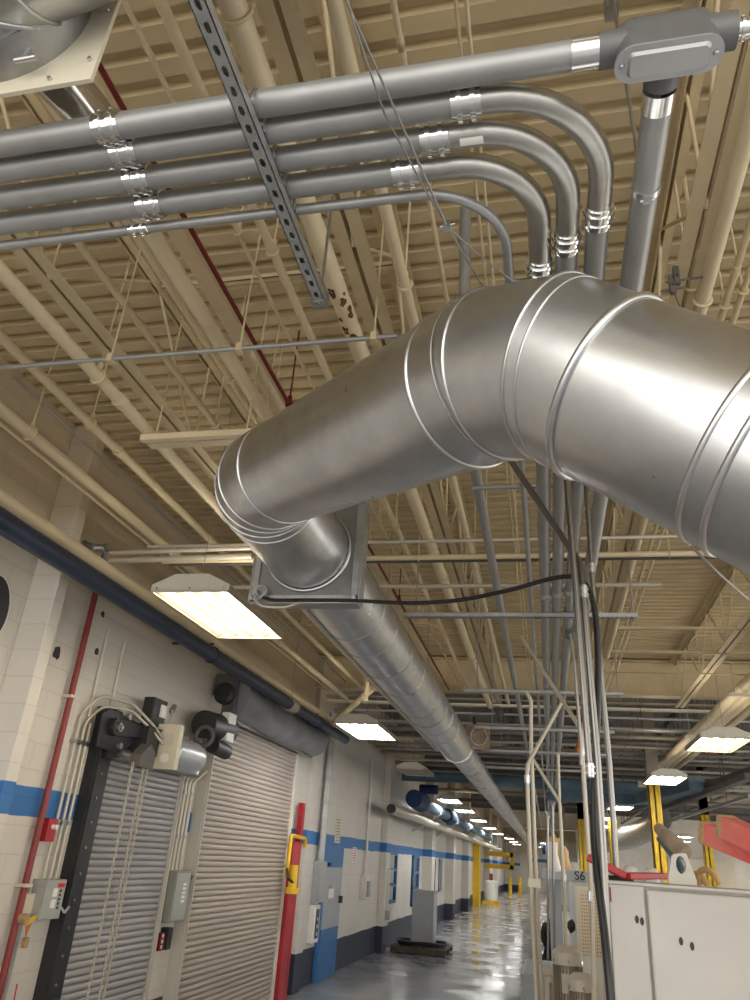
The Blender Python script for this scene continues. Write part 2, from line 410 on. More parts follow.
# navy pipe and the cream pipe above it along the wall
ypipe('water_pipe', -3.514, 3.85, 0.0802, 1, 13.4, 'navy_pipe', 'navy blue pipe slung along the left wall', n=24)
b = MB()
navx, navz = -3.514, 3.85
for y in (3.2, 8.4, 12.2): pass
ypipe('water_pipe', -3.570, 4.02, 0.0576, 1, 12.6, 'cream_pipe', 'cream pipe running just above the navy pipe on the left wall', n=20)
for k, y in enumerate((2.6, 7.4, 11.6)):
    b = MB().bar((WX, y, 3.97), (navx, y, 3.97), .03, .02)
    b.torus((navx, y, navz), (0, 1, 0), 0.0802 + .004, .008, 24, 6)
    tag(b.build('pipe_bracket', 'navy_pipe'), ('wall strap holding the navy pipe near the left edge', 'wall strap holding the navy pipe above the small roller door', 'wall strap holding the navy pipe above the big roller door')[k], 'bracket')
# pale sleeve on the navy pipe and its hanger
t = thing('pipe_hanger', 'pale insulated sleeve hanger on the navy pipe above the big roller door', 'hanger', (navx, 10.2, 3.8))
MB().cyl((navx, 10.1, navz), (navx, 10.32, navz), .105, n=20).build('sleeve', 'cream_conduit', t)
MB().cyl((navx, 10.2, navz + .1), (navx, 10.2, DZ), .006, n=6).build('hanger_rod', 'wire', t)
# branch with fittings off the cream pipe
t = thing('branch_pipe', 'grey pipe branch with elbow fittings above the left navy pipe', 'pipe', (-3.8, 6.3, 4.1))
pts = [(-3.930,5.340,4.313), (-3.850,5.370,4.276), (-3.750,5.440,4.303), (-3.800,5.511,4.217)]
MB().tube(fillet(pts, .06), .032, 12).build('elbow', 'galv_dull', t)
b = MB()
for p in pts[1:3]: b.cyl((p[0] - .03, p[1], p[2]), (p[0] + .03, p[1], p[2]), .042, n=14)
b.build('coupling', 'galv_dull', t)
tag(MB().cyl((-3.537,5.189,4.150), (-2.243,5.136,4.150), .018, n=10).build('branch_pipe', 'cream_conduit'), 'upper of two thin cream pipes crossing toward the duct flange', 'pipe')
tag(MB().cyl((-3.557,5.245,4.100), (-2.253,5.183,4.100), .024, n=10).build('branch_pipe', 'cream_conduit'), 'lower of two thin cream pipes crossing toward the duct flange', 'pipe')

# ------------------------------------------------------------------ crosswise pipes
def xpipe(name, y, z, r, x0, x1, m, label, cat='pipe', hang=(), n=12, group=None):
    o = MB().cyl((x0, y, z), (x1, y, z), r, n=n).build(name, m); tag(o, label, cat, group)
    for x in hang:
        b = MB().cyl((x, y, z), (x, y, DZ + .06), .006, n=6); b.torus((x, y, z), (1, 0, 0), r + .004, .006, 16, 6); b.build('hanger', 'tan_steel' if y < GY else 'dark_steel', o)
    return o
y = 2.742
pts = fillet([(-3.86, 3.069 + 4.0, 4.22), (-3.86, y, 4.22), (-0.628, y, 4.22)], .1)
o = tag(MB().tube(pts, .012, 10).build('conduit_pipe', 'conduit'), 'thin grey conduit crossing the ceiling left of the duct and turning along the wall', 'conduit')
for px in (-2.133, -1.421, -0.738):
    b = MB().cyl((px, y, 4.22), (px, y, DZ), .005, n=6); b.box(px - .014, px + .014, y - .018, y + .018, 4.20, 4.245)
    b.build('hanger', 'tan_steel', o)
xpipe('sprinkler_pipe', 5.468, 4.18, 0.0219, -3.2, 2.2, 'cream_pipe', 'cream cross pipe seen under the duct elbow, thickest of the cross pipes', hang=(-.95, .95, 2.0))
xpipe('conduit_pipe', 5.189, 4.2, .014, -3.2, 2.2, 'cream_conduit', 'thin cream cross conduit just nearer than the thick cross pipe', 'conduit', hang=(-1.9, 1.2))
xpipe('conduit_pipe', 5.605, 4.2, .012, -3.2, 2.2, 'dark_steel', 'thin dark cross conduit tight behind the thick cream cross pipe', 'conduit', hang=(-1.9, 1.3))
xpipe('conduit_pipe', 6.267, 4.22, .02, -3.2, 1.0, 'cream_conduit', 'cream cross conduit above the near horizontal strut', 'conduit', hang=(-1.9, -.2))
# strip of tan channel at upper left
y0, y1 = 3.538, 3.438
b = MB().box(-2.375, -1.3, y0 - .03, y0 + .01, 4.20, 4.24); b.box(-2.375, -1.3, y0 + .05, y0 + .12, 4.22, 4.26)
t = tag(b.build('cable_channel', 'cream_pipe'), 'tan twin channel hung crosswise left of the duct elbow', 'channel')
for xx in (-2.3, -1.7): MB().cyl((xx, y0 + .02, 4.22), (xx, y0 + .02, DZ), .006, n=6).build('hanger', 'tan_steel', t)
# pipes and ducts of the dark bay
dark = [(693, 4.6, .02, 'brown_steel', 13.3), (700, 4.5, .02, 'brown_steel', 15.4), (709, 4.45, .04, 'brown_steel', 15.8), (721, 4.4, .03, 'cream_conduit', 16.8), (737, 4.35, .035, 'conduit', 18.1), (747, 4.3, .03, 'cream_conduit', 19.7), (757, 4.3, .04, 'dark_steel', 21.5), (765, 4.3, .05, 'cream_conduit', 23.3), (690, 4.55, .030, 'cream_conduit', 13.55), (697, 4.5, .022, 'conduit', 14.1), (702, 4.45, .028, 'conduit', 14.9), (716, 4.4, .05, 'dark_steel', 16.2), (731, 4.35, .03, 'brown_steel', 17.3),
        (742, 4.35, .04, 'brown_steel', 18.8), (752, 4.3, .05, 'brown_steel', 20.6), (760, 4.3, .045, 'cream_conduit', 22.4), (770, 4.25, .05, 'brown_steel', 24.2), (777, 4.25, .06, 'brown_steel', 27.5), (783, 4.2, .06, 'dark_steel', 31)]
ORD = ['first', 'second', 'third', 'fourth', 'fifth', 'sixth', 'seventh', 'eighth', 'ninth', 'tenth', 'eleventh', 'twelfth', 'thirteenth', 'fourteenth', 'fifteenth', 'sixteenth', 'seventeenth', 'eighteenth', 'nineteenth', 'twentieth']
CN = {'cream_conduit': 'cream', 'conduit': 'grey', 'dark_steel': 'blackish', 'brown_steel': 'brown'}
dark.sort(key=lambda q: q[4])
for k, (py, z, r, m, y) in enumerate(dark):
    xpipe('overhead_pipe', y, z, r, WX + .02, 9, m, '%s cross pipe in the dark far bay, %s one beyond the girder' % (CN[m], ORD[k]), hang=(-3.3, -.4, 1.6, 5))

# bundle of four cream pipes on a trapeze at the right
t = []
for k, (px, py) in enumerate(((708, 720), (712, 725), (717, 727), (721, 732))):
    pass
BX = [2.478, 2.612, 2.718, 2.884]
for k, x in enumerate(BX):
    ypipe('bundle_pipe', x, 4.25, (.07, .055, .05, .05)[k], 4, 19, 'cream_pipe', 'cream pipe in the four-pipe bundle at the right, %s from the aisle' % ORD[k], group='four pipe bundle at the right')
for k, y in enumerate((7.6, 10.2, 13.6)):
    b = MB().box(BX[0] - .2, BX[3] + .25, y - .02, y + .02, 4.12, 4.16)
    for xx in (BX[0] - .12, BX[3] + .18): b.cyl((xx, y, 4.14), (xx, y, DZ), .006, n=6)
    tag(b.build('trapeze_hanger', 'cream_conduit'), 'cream trapeze bar carrying the four-pipe bundle, %s from the camera' % ORD[k], 'hanger')

# ------------------------------------------------------------------ the five crossing conduits with their bends
CZ = 3.85
RC = .0365
def coupling(name, p, d, r, parent, m='chrome', L=.085):
    d = V(d).normalized(); p = V(p)
    pr = [(r, -L / 2), (r * 1.16, -L / 2 + .002), (r * 1.16, -L * .30), (r * 1.33, -L * .29), (r * 1.33, -L * .14), (r * 1.17, -L * .13), (r * 1.17, L * .13), (r * 1.33, L * .14), (r * 1.33, L * .29), (r * 1.16, L * .30), (r * 1.16, L / 2 - .002), (r, L / 2)]
    b = MB().rev(pr, p, d, 24)
    u, w, _ = basis(d)
    for i in range(12):
        a = 2 * PI * i / 12; e = u * math.cos(a) + w * math.sin(a)
        for s_ in (-1, 1): b.bar(p + d * (s_ * L * .15) + e * r * 1.32, p + d * (s_ * L * .28) + e * r * 1.32, .004, .004, up=e)
    return b.build(name, m, parent)
condX = [(1.245, 0.125), ]
runs = [  # crossing y, run x, coupling px of left coupling, right coupling, end coupling
    (1.330, 0.213, -1.192 + .023, -0.155, 1.775),
    (1.428, 0.119, -1.204 + .023, -0.253, 1.866),
    (1.527, 0.032, -1.212 + .023, -0.353, 1.975),
]
RUNEND = 46
names = ('outermost', 'middle', 'innermost')
for k, (cy, rx, xl, xr, ye) in enumerate(runs):
    rad = (.31, .27, .25)[k]
    path = fillet([(-5.2, cy, CZ), (rx, cy, CZ), (rx, RUNEND, CZ)], rad, 16)
    # straight grey conduit up to the right coupling, bright elbow, then grey run
    t = thing('conduit', 'large grey conduit with bright 90 degree bend, %s of the three thick bends' % names[k], 'conduit', (rx, cy, CZ - RC))
    MB().cyl((-3.95, cy, CZ), (xr, cy, CZ), RC, n=24).build('straight_conduit', 'conduit', t)
    el = [p for p in path if p.x > -5 and p.y < RUNEND - 1]
    MB().tube([(xr, cy, CZ)] + el + [(rx, ye, CZ)], RC * 1.0, 24, cap=False).build('elbow', 'elbow_steel', t)
    MB().cyl((rx, ye, CZ), (rx, RUNEND, CZ), RC, n=20).build('straight_conduit', 'conduit', t)
    coupling('coupling', (xl, cy, CZ), (1, 0, 0), RC, t); coupling('coupling', (xr, cy, CZ), (1, 0, 0), RC, t); coupling('coupling', (rx, ye, CZ), (0, 1, 0), RC, t)
    for yy in (5.323 + .2 * k * .2, 12.2): coupling('coupling', (rx, yy, CZ), (0, 1, 0), RC * .95, t, 'conduit')
    if k == 1:
        xx = -0.152
        b = MB(); a0 = -2.0
        for i in range(4):
            aa, ab = a0 + i * .16, a0 + (i + 1) * .16; q = RC + .0015
            b.add([(xx - .03, cy + q * math.cos(aa), CZ + q * math.sin(aa)), (xx + .035, cy + q * math.cos(aa), CZ + q * math.sin(aa)), (xx + .035, cy + q * math.cos(ab), CZ + q * math.sin(ab)), (xx - .03, cy + q * math.cos(ab), CZ + q * math.sin(ab))], [(0, 1, 2, 3)], True)
        b.build('sticker', 'label_white', t, 'white bar-coded sticker')
# small conduit
cy, rx, r = 1.601, -0.073, .0165
t = thing('conduit', 'slim grey conduit with a bend, running below the four thick ones', 'conduit', (rx, cy, 3.81))
MB().tube(fillet([(-3.95, cy, 3.83), (rx, cy, 3.83), (rx, RUNEND, 3.83)], .26, 14), r, 14).build('tube', 'conduit', t)
coupling('coupling', (-1.291 + .02, cy, 3.83), (1, 0, 0), r, t, L=.07)
# top conduit ending in the T body
cy = 1.245
t = thing('conduit', 'topmost thick grey conduit running straight into the T-shaped conduit body', 'conduit', (-1, cy, CZ - RC))
TX = 0.344; TY = 1.274
lb0 = 0.183
rT = .040
MB().cyl((-3.95, cy, CZ), (lb0, cy, CZ), RC, n=24).build('straight_conduit', 'conduit', t)
coupling('coupling', (-1.200 + .023, cy, CZ), (1, 0, 0), RC, t)
MB().cyl((0.117, cy, CZ), (lb0, cy, CZ), RC * 1.12, n=24).build('connector', 'chrome', t)
# T body
t = thing('conduit_fitting', 'grey cast T-shaped conduit body with a screwed oval cover at the top right', 'conduit body', (TX, cy, CZ - .06))
bx0, bx1 = 0.220, 0.463
b = MB()
def rrect(x0, x1, y0, y1, z, r, n=6):
    out = []
    for cx, cy_, a0 in ((x1 - r, y1 - r, 0), (x0 + r, y1 - r, PI / 2), (x0 + r, y0 + r, PI), (x1 - r, y0 + r, 1.5 * PI)):
        out += [(cx + r * math.cos(a0 + i * PI / 2 / n), cy_ + r * math.sin(a0 + i * PI / 2 / n), z) for i in range(n + 1)]
    return out
def loft(b, rings, smooth=True, capa=True, capb=True):
    n = len(rings[0]); vs = [p for r in rings for p in r]
    b.add(vs, [(i * n + k, i * n + (k + 1) % n, (i + 1) * n + (k + 1) % n, (i + 1) * n + k) for i in range(len(rings) - 1) for k in range(n)], smooth)
    if capa: b.add(rings[0], [tuple(reversed(range(n)))])
    if capb: b.add(rings[-1], [tuple(range(n))])
    return b
hw = .045
zc = CZ - .066
loft(b, [rrect(bx0, bx1, cy - hw, cy + hw, zc, .042), rrect(bx0, bx1, cy - hw, cy + hw, zc + .09, .042), rrect(bx0 + .010, bx1 - .010, cy - hw + .006, cy + hw - .006, zc + .118, .038), rrect(bx0 + .04, bx1 - .04, cy - hw + .022, cy + hw - .022, zc + .13, .02)])
for x0, x1 in ((bx0 + .03, lb0), (bx1 - .03, 0.501)):
    b.cyl((x0, cy, CZ), (x1, cy, CZ), .044, .043, n=28)
b.cyl((TX, cy, CZ), (TX, 1.358, CZ), .043, n=28)
b.build('housing', 'cast_grey', t)
b = MB()
loft(b, [rrect(bx0 - .004, bx1 + .004, cy - hw - .004, cy + hw + .004, zc, .047), rrect(bx0 - .004, bx1 + .004, cy - hw - .004, cy + hw + .004, zc - .006, .047)])
loft(b, [rrect(bx0 + .026, bx1 - .026, cy - .034, cy + .034, zc - .005, .014), rrect(bx0 + .033, bx1 - .033, cy - .028, cy + .028, zc - .014, .012)])
cv = b.build('cover', 'cover_grey', t)
for x in (bx0 + .014, bx1 - .014): MB().rev([(.0001, -.005), (.005, -.005), (.007, -.002), (.007, .002)], (x, cy, zc - .006), (0, 0, 1), 12).build('screw', 'galv_dull', cv)
# conduit leaving the T along the hall
rx = 0.331; y0 = 1.369
t = thing('conduit', 'thick grey conduit leaving the T-shaped body and running down the hall', 'conduit', (TX, 2, CZ - .04))
MB().cyl((TX, y0, CZ), (rx + (rx - TX) * .12, 5.9, CZ), .0395, n=24).build('straight_conduit', 'conduit', t)
MB().cyl((TX, y0, CZ), (TX, 1.427, CZ), .0435, n=24).build('connector', 'chrome', t)
ys = 1.692
b = MB().rev([(.0395, -.012), (.043, -.012), (.043, .012), (.0395, .012)], (TX, ys, CZ), (0, 1, 0), 28); b.box(TX - .012, TX + .012, ys - .007, ys + .007, CZ - .062, CZ - .04); b.cyl((TX - .02, ys, CZ - .054), (TX + .02, ys, CZ - .054), .005, n=8)
b.build('strap', 'galv', t)
# right stub
t = thing('conduit', 'bright stub of conduit leaving the right end of the T-shaped body', 'conduit', (.6, cy, CZ - .02))
MB().cyl((0.501 - .01, cy, CZ), (1.6, cy, CZ), .020, n=18).build('tube', 'emt', t)
coupling('connector', (0.506 + .02, cy, CZ), (1, 0, 0), .021, t, L=.05)
# junction body near the far end of the T run
t = thing('conduit_fitting', 'grey round conduit fitting on the run just beyond the near horizontal strut', 'conduit body', (0.233,6.120,3.780))
q = V((0.242,6.360,3.850))
MB().cyl((q.x, q.y - .16, CZ), (q.x, q.y + .12, CZ), .06, n=20).build('housing', 'cast_grey', t)
MB().tube([(q.x, q.y + .1, CZ), (q.x - .02, q.y + .5, CZ - .02), (q.x - .03, 22, CZ)], .032, 14).build('tube', 'conduit', t)
# extra grey conduit left of the runs
t = tag(MB().tube(fillet([(-0.333, 2.9, DZ - .1), (-0.333, 3.0, 3.95), (-0.333, RUNEND, 3.95)], .25), 0.0301, 18).build('conduit', 'conduit'), 'dull grey conduit standing apart to the left of the conduit runs under the duct', 'conduit')
y_ = 3.727
tag(MB().cyl((-0.360, y_, 3.9), (0.124, y_, 3.9), .013, n=10).build('support_rod', 'conduit'), 'thin grey cross rod under the elbow seen below the duct', 'rod')

# ------------------------------------------------------------------ struts
def strut_x(y, x0, x1, z, label, rods, m='strut'):
    t = thing('strut_channel', label, 'strut', ((x0 + x1) / 2, y, z - .041))
    b = MB()
    b.box(x0, x1, y - .0205, y + .0205, z - .003, z); b.box(x0, x1, y - .0205, y - .0178, z - .041, z); b.box(x0, x1, y + .0178, y + .0205, z - .041, z)
    b.box(x0, x1, y - .0205, y - .010, z - .041, z - .036); b.box(x0, x1, y + .010, y + .0205, z - .041, z - .036)
    b.build('channel', m, t)
    for x in rods: MB().cyl((x, y, z - .06), (x, y, DZ + .06), .006, n=8).build('threaded_rod', 'wire', t)
    return t
st2 = strut_x(5.764, -1.10, 0.719, 3.812, 'near grey horizontal strut carrying the conduit runs under the elbow', (0.687, -1.0))
xx0, xx1 = -1.0, .75
for k, (y) in enumerate((8.650, 11.213, 13.601, 16.075)):
    strut_x(y, -.9 - .1 * k, .85 + .1 * k, 3.812, 'grey horizontal strut carrying the conduit runs, %s one beyond the near strut' % ORD[k], (-.75, .8))
# nuts under the near strut end
b = MB()
for i in range(9):
    x = 0.438 + i * .035
    b.cyl((x, 5.701, 3.770), (x, 5.701, 3.755), .006, n=6)
b.build('bolt_row', 'galv', st2)
# slotted strut along the hall under the crossing conduits, with real slots
sx = -0.741; SY0, SY1 = .62, 1.984; zz = 3.808
t = thing('slotted_strut', 'slotted grey strut hung along the hall under the crossing conduits', 'strut', (sx, (SY0 + SY1) / 2, zz - .041))
b = MB(); w2 = .0205; zb = zz - .041
pitch = .0555
b.box(sx - w2, sx - .0075, SY0, SY1, zb, zb + .0028); b.box(sx + .0075, sx + w2, SY0, SY1, zb, zb + .0028)
y = SY0 + .01
while y + pitch < SY1:
    b.box(sx - .0076, sx + .0076, y + .030, y + pitch, zb, zb + .0028)
    for a, c in ((y, 1), (y + .030, -1)):
        for s_ in (-1, 1): b.prism([(sx + s_ * .0076, a, zb + .0002), (sx + s_ * .0076, a + c * .006, zb + .0002), (sx + s_ * .0015, a, zb + .0002)], (0, 0, .0024))
    y += pitch
b.box(sx - .0076, sx + .0076, SY0, SY0 + .01, zb, zb + .0028); b.box(sx - .0076, sx + .0076, y, SY1, zb, zb + .0028)
b.box(sx - w2, sx - w2 + .0026, SY0, SY1, zb, zz); b.box(sx + w2 - .0026, sx + w2, SY0, SY1, zb, zz)
b.box(sx - w2, sx - .010, SY0, SY1, zz - .0026, zz); b.box(sx + .010, sx + w2, SY0, SY1, zz - .0026, zz)
b.build('channel', 'strut', t)
b = MB().box(sx - .026, sx + .026, SY1 - .03, SY1 + .004, zb - .003, zz + .006); b.build('end_cap', 'galv_dull', t)
b = MB()
for yy in (1.245, 1.330, 1.428, 1.527):
    b.tube([(sx + .022 , yy - .055, zz), (sx + .022, yy - .04, zz + .05), (sx + .022, yy - .0, zz + .082), (sx + .022, yy + .04, zz + .05), (sx + .022, yy + .055, zz)], .006, 6)
b.build('strap', 'galv', t)
MB().cyl((sx, .7, zb - .01), (sx, .7, DZ), .006, n=8).build('threaded_rod', 'wire', t); MB().cyl((sx, SY1 - .02, zb - .01), (sx, SY1 - .02, DZ), .006, n=8).build('threaded_rod', 'wire', t)
# rod and clamp above the T body
p = V((0.343,1.861,5.000)); q = V((0.320,1.620,3.950)); 
t = thing('hanger_rod', 'threaded rod with beam clamp hanging behind the T-shaped conduit body', 'rod', (q.x, q.y, 3.9))
MB().cyl((q.x, q.y, 3.88), (p.x, p.y, DZ), .006, n=8).build('rod', 'wire', t)
MB().box(p.x - .03, p.x + .02, p.y - .03, p.y + .03, 4.98, 5.06).build('beam_clamp', 'galv_dull', t)

# ------------------------------------------------------------------ the branch duct with elbows
R = .26
MX, MZ, PY = -1.424, 3.713, 4.14
NC = V((MX, 3.22, MZ))
K2 = V((-0.101,2.081,3.492)); K3 = V((0.081,1.971,3.414)); EN = V((0.533,1.855,3.041)); RU = .283 
L6 = (EN - K3).length; ed = (EN - K3).normalized(); EN = K3 + ed * 1.75
t = thing('branch_duct', 'large galvanized round duct with gored elbow sweeping from upper right down to the square flange', 'duct', (0, 1.9, 2.0))
d0 = (K2 - NC).normalized(); dm = (K3 - K2).normalized()
def mitre_tube(b, pts, r, n=64, ends=None):
    pts = [V(p) for p in pts]; segs = [(q - p).normalized() for p, q in zip(pts, pts[1:])]
    u, w, _ = basis(segs[0]); rings = []
    for i, p in enumerate(pts):
        if i == 0: nrm, d = segs[0], segs[0]
        elif i == len(pts) - 1: nrm, d = segs[-1], segs[-1]
        else: nrm, d = (segs[i - 1] + segs[i]).normalized(), segs[i - 1]
        ri = r[i] if isinstance(r, (list, tuple)) else r
        base = [p + (u * math.cos(2 * PI * k / n) + w * math.sin(2 * PI * k / n)) * ri for k in range(n)]
        ring = [q + d * ((p - q).dot(nrm) / d.dot(nrm)) for q in base]
        rings.append(ring)
        if 0 < i < len(pts) - 1:
            q = segs[i - 1].rotation_difference(segs[i]); u = q @ u; w = q @ w
    for a, c in zip(rings, rings[1:]):
        b.add(a + c, [(k, (k + 1) % n, n + (k + 1) % n, n + k) for k in range(n)], True)
    return rings
def bead(b, ring, r):
    b.tube(ring, r, 8, closed=True)
# lower elbow from the flange: gores
a0 = V((0, -1, 0)); N0 = V((MX, 3.56, MZ))
bend = fillet([V((MX, PY, MZ)), NC, NC + d0 * .95], .40, 4)
lower = [V((MX, PY, MZ))] + bend[1:-1]
b = MB(); ringsA = mitre_tube(b, [V((MX, PY, MZ)), bend[1] + V((0, .0, 0))], R); b.build('neck', 'galv', t)
b = MB(); rg = mitre_tube(b, bend[1:-1] + [bend[-2] + d0 * .10], R); b.build('lower_elbow', 'galv', t)
def seam(ring, rr):
    b_ = MB(); bead(b_, ring, rr); b_.build('seam', 'galv_seam', t)
for q in rg[0:-2]: seam(q, .006)
seam(rg[-1], .007)
J1 = bend[-2] + d0 * .10
r1 = K2 - d0 * .17
b = MB(); rA = mitre_tube(b, [J1, r1], [R, RU]); b.build('long_section', 'galv', t)
seam(rA[-1], .010)
r5 = K3 + ed * .19
b = MB(); rE = mitre_tube(b, [r1, K2, K3, r5], RU + .003); b.build('upper_elbow', 'galv', t)
seam(rE[1], .006); seam(rE[2], .006); seam([q + ed * .045 for q in rE[2]], .005); seam(rE[3], .012)
j6 = K3 + ed * L6
b = MB(); rF = mitre_tube(b, [r5, j6], RU); b.build('right_section', 'galv', t); seam(rF[1], .010)
j7 = j6 + ed * .07
b = MB(); rG = mitre_tube(b, [j6, j7, EN], RU + .004); b.build('end_section', 'galv', t); seam(rG[1], .010); seam(rG[2], .012)
b2 = MB(); n_ = len(rG[2]); b2.add(rG[2], [tuple(range(n_))]); b2.build('end_plate', 'galv_dull', t)
# square flange plate with angle frame
PH = .345
b = MB().box(MX - PH, MX + PH, PY, PY + .012, MZ - PH, MZ + PH); b.build('flange_plate', 'plate_dark', t)
b = MB()
for s_ in (-1, 1):
    b.box(MX + s_ * PH, MX + s_ * (PH - .045), PY - .012, PY, MZ - PH, MZ + PH); b.box(MX - PH, MX + PH, PY - .012, PY, MZ + s_ * PH, MZ + s_ * (PH - .045))
    b.box(MX + s_ * PH, MX + s_ * (PH + .012), PY - .012, PY + .10, MZ - PH, MZ + PH); b.box(MX - PH, MX + PH, PY - .012, PY + .10, MZ + s_ * PH, MZ + s_ * (PH + .012))
fr = b.build('flange_frame', 'galv_dull', t, bevel=.004)
b = MB()
for sx_ in (-1, 1):
    for sz_ in (-1, 1): b.cyl((MX + sx_ * (PH - .02), PY - .012, MZ + sz_ * (PH - .02)), (MX + sx_ * (PH - .02), PY - .03, MZ + sz_ * (PH - .02)), .014, n=6)
b.build('bolt', 'galv', fr)
MB().torus((MX, PY - .004, MZ), (0, 1, 0), R + .012, .012, 48, 8).build('collar', 'galv_seam', t)
# the straight main duct down the hall
t = thing('main_duct', 'long straight galvanized spiral duct running down the hall from the square flange', 'duct', (MX, 20, MZ - R))
YR = 12.6
MB().cyl((MX, PY + .012, MZ), (MX, YR, MZ), R, n=56).build('wide_section', 'galv', t)
b = MB().rev([(R, YR), (R + .01, YR), (R + .01, YR + .05), (.222, YR + .55)], (MX, 0, MZ), (0, 1, 0), 48); b.build('reducer', 'galv', t)
MB().cyl((MX, YR + .5, MZ), (MX, 58, MZ), .222, n=40).build('spiral_section', 'galv', t)
for y in (5.309, 5.838, 7.361, 8.578, 9.224, 9.854, 10.562): MB().torus((MX, y, MZ), (0, 1, 0), R, .006, 48, 6).build('seam', 'galv_dull', t)
b = MB()
y = YR + .55
while y < 50:
    b.torus((MX, y, MZ), (0, 1, 0), .222, .006, 36, 6); y += .42 + .01 * y
b.build('spiral_seam', 'galv_dull', t)
for y in (6.6, 9.2, 15, 21, 27):
    b = MB().torus((MX, y, MZ), (0, 1, 0), (R if y < YR else .222) + .004, .004, 40, 6)
    b.cyl((MX, y, MZ + R - .04), (MX, y, DZ), .004, n=6)
    b.build('hanger', 'wire', t)
# side tap with a small square flange and round collar facing the camera
q = V((-1.06, 12.4, MZ + .12))
t = thing('duct_tap', 'small square flange with a round open collar on the side of the long duct', 'duct tap', (q.x, q.y, q.z - .2))
b = MB().box(q.x - .19, q.x + .19, q.y, q.y + .02, q.z - .19, q.z + .19)
for s_ in (-1, 1): b.box(q.x + s_ * .19, q.x + s_ * .165, q.y - .02, q.y, q.z - .19, q.z + .19); b.box(q.x - .19, q.x + .19, q.y - .02, q.y, q.z + s_ * .19, q.z + s_ * .165)
b.build('flange_plate', 'sleeve', t)
b = MB().rev([(.001, .06), (.12, .06), (.125, -.06), (.14, -.06), (.14, 0)], (q.x + .02, q.y - .01, q.z), (0, 1, 0), 28); b.build('collar', 'fixture', t)
MB().cyl((q.x, q.y + .02, q.z), (q.x - .1, q.y + .6, q.z), .12, n=24).build('neck', 'galv', t)
MB().cyl((q.x - .05, q.y - .01, q.z + .19), (q.x - .05, q.y - .01, q.z + .32), .03, n=12).build('knob', 'black', t)

# duct and mounting plate at the top left corner
t = thing('branch_duct', 'galvanized duct end with collar on a beige plate in the top left corner', 'duct', (-1.6, 1.3, 4.2))
sc = .78
py = 1.40 * sc; xr = -1.47 * sc; zz0 = 2 + 2.36 * sc
MB().box(xr - .55, xr, py, py + .012, zz0, zz0 + .52).build('mounting_plate', 'cream_plate', t)
for bx_, bz_ in ((-.30, .025), (-.13, .025), (-.02, .08), (-.02, .3)): MB().cyl((xr + bx_, py, zz0 + bz_), (xr + bx_, py - .010, zz0 + bz_), .006, n=8).build('bolt', 'galv', t)
cx_, cz_, rr_ = -1.86 * sc, 2 + 2.72 * sc, .215
MB().cyl((cx_, py, cz_), (cx_, py - .10, cz_), rr_ + .012, n=48).build('collar', 'galv_dull', t)
b = MB().cyl((cx_ + .12, py - .05, cz_ - rr_ + .03), (cx_ + .12, py - .05, cz_ - rr_ - .01), .009, n=10); b.cyl((cx_ + .09, py - .05, cz_ - rr_ - .012), (cx_ + .155, py - .05, cz_ - rr_ - .012), .008, n=10); b.build('damper_handle', 'galv_seam', t)
b = MB(); ru = mitre_tube(b, [V((cx_, py - .05, cz_)), V((cx_ + .02, py - .19, cz_)), V((cx_ + .14, py - .24, cz_)), V((cx_ + 1.7, py - .30, cz_ + .45))], rr_, 48); b.build('elbow', 'galv', t)
for q in ru[1:3]: seam(q, .008)
t = tag(MB().tube([(xr - .25, py + .012, zz0 + .2), (xr - .22, py + .25, zz0 + .24), (-1.705, 2.0, 4.52)], [.075, .075, .075], 20).build('flexible_duct', 'chrome'), 'shiny flexible duct leaving the beige plate at the top left', 'duct')

# wires
def wire(pts, r, m, label, cat='wire', n=6, name='tie_wire'):
    return tag(MB().tube(pts, r, n).build(name, m), label, cat)
clip = V((-0.245,1.655,3.745)); up0 = V((-0.399,0.991,3.790))
dirw = (up0 - clip)
wire([clip, up0, up0 + dirw * .9, up0 + dirw * 1.0 + V((0, -.1, .4)), up0 + dirw * 1.0 + V((0, -.1, 1.40))], .0035, 'wire', 'long steel tie wire running from the top edge to the duct elbow, outer strand')
a = V((-0.389,1.044,3.770)); m_ = V((-0.365,1.278,3.775))
wire([clip + V((.004, .004, 0)), V((-0.294,1.528,3.765)), m_, a, up0 + V((.0, 0, .01))], .003, 'wire', 'long steel tie wire running from the top edge to the duct elbow, inner strand')
b = MB().box(clip.x - .012, clip.x + .012, clip.y - .012, clip.y + .012, clip.z - .012, clip.z + .012); b.cyl((clip.x - .02, clip.y, clip.z), (clip.x + .025, clip.y - .005, clip.z), .004, n=8)
tag(b.build('wire_clip', 'galv'), 'small bolted wire clip joining the tie wires over the elbow', 'clip')
wc = K2 - d0 * .03
u, w, _ = basis(d0)
ring = [wc + (u * math.cos(2 * PI * k / 48) + w * math.sin(2 * PI * k / 48)) * (RU + .012) for k in range(48)]
ring.sort(key=lambda p: 0)
o = MB().tube(ring, .0035, 6, closed=True)
top = max(ring, key=lambda p: p.z - .4 * p.y)
o.tube([clip, top], .0035, 6)
tag(o.build('sling_wire', 'wire'), 'steel sling wire looped around the duct elbow', 'wire')
wire([clip, V((-0.172,1.799,3.770)), V((-0.062,1.970,3.790)), V((.35, 2.6, 4.4))], .003, 'wire', 'dark tie wire going right from the clip behind the duct')
q0 = V((0.414,1.900,2.910)); 
wire([V((0.358,1.780,2.732)), V((0.456,1.950,2.716)), V((0.634,2.300,2.734)), (1.6, 2.9, 3.2), (2.1, 3.4, DZ)], .004, 'wire', 'loose steel wire below the right end of the big duct')
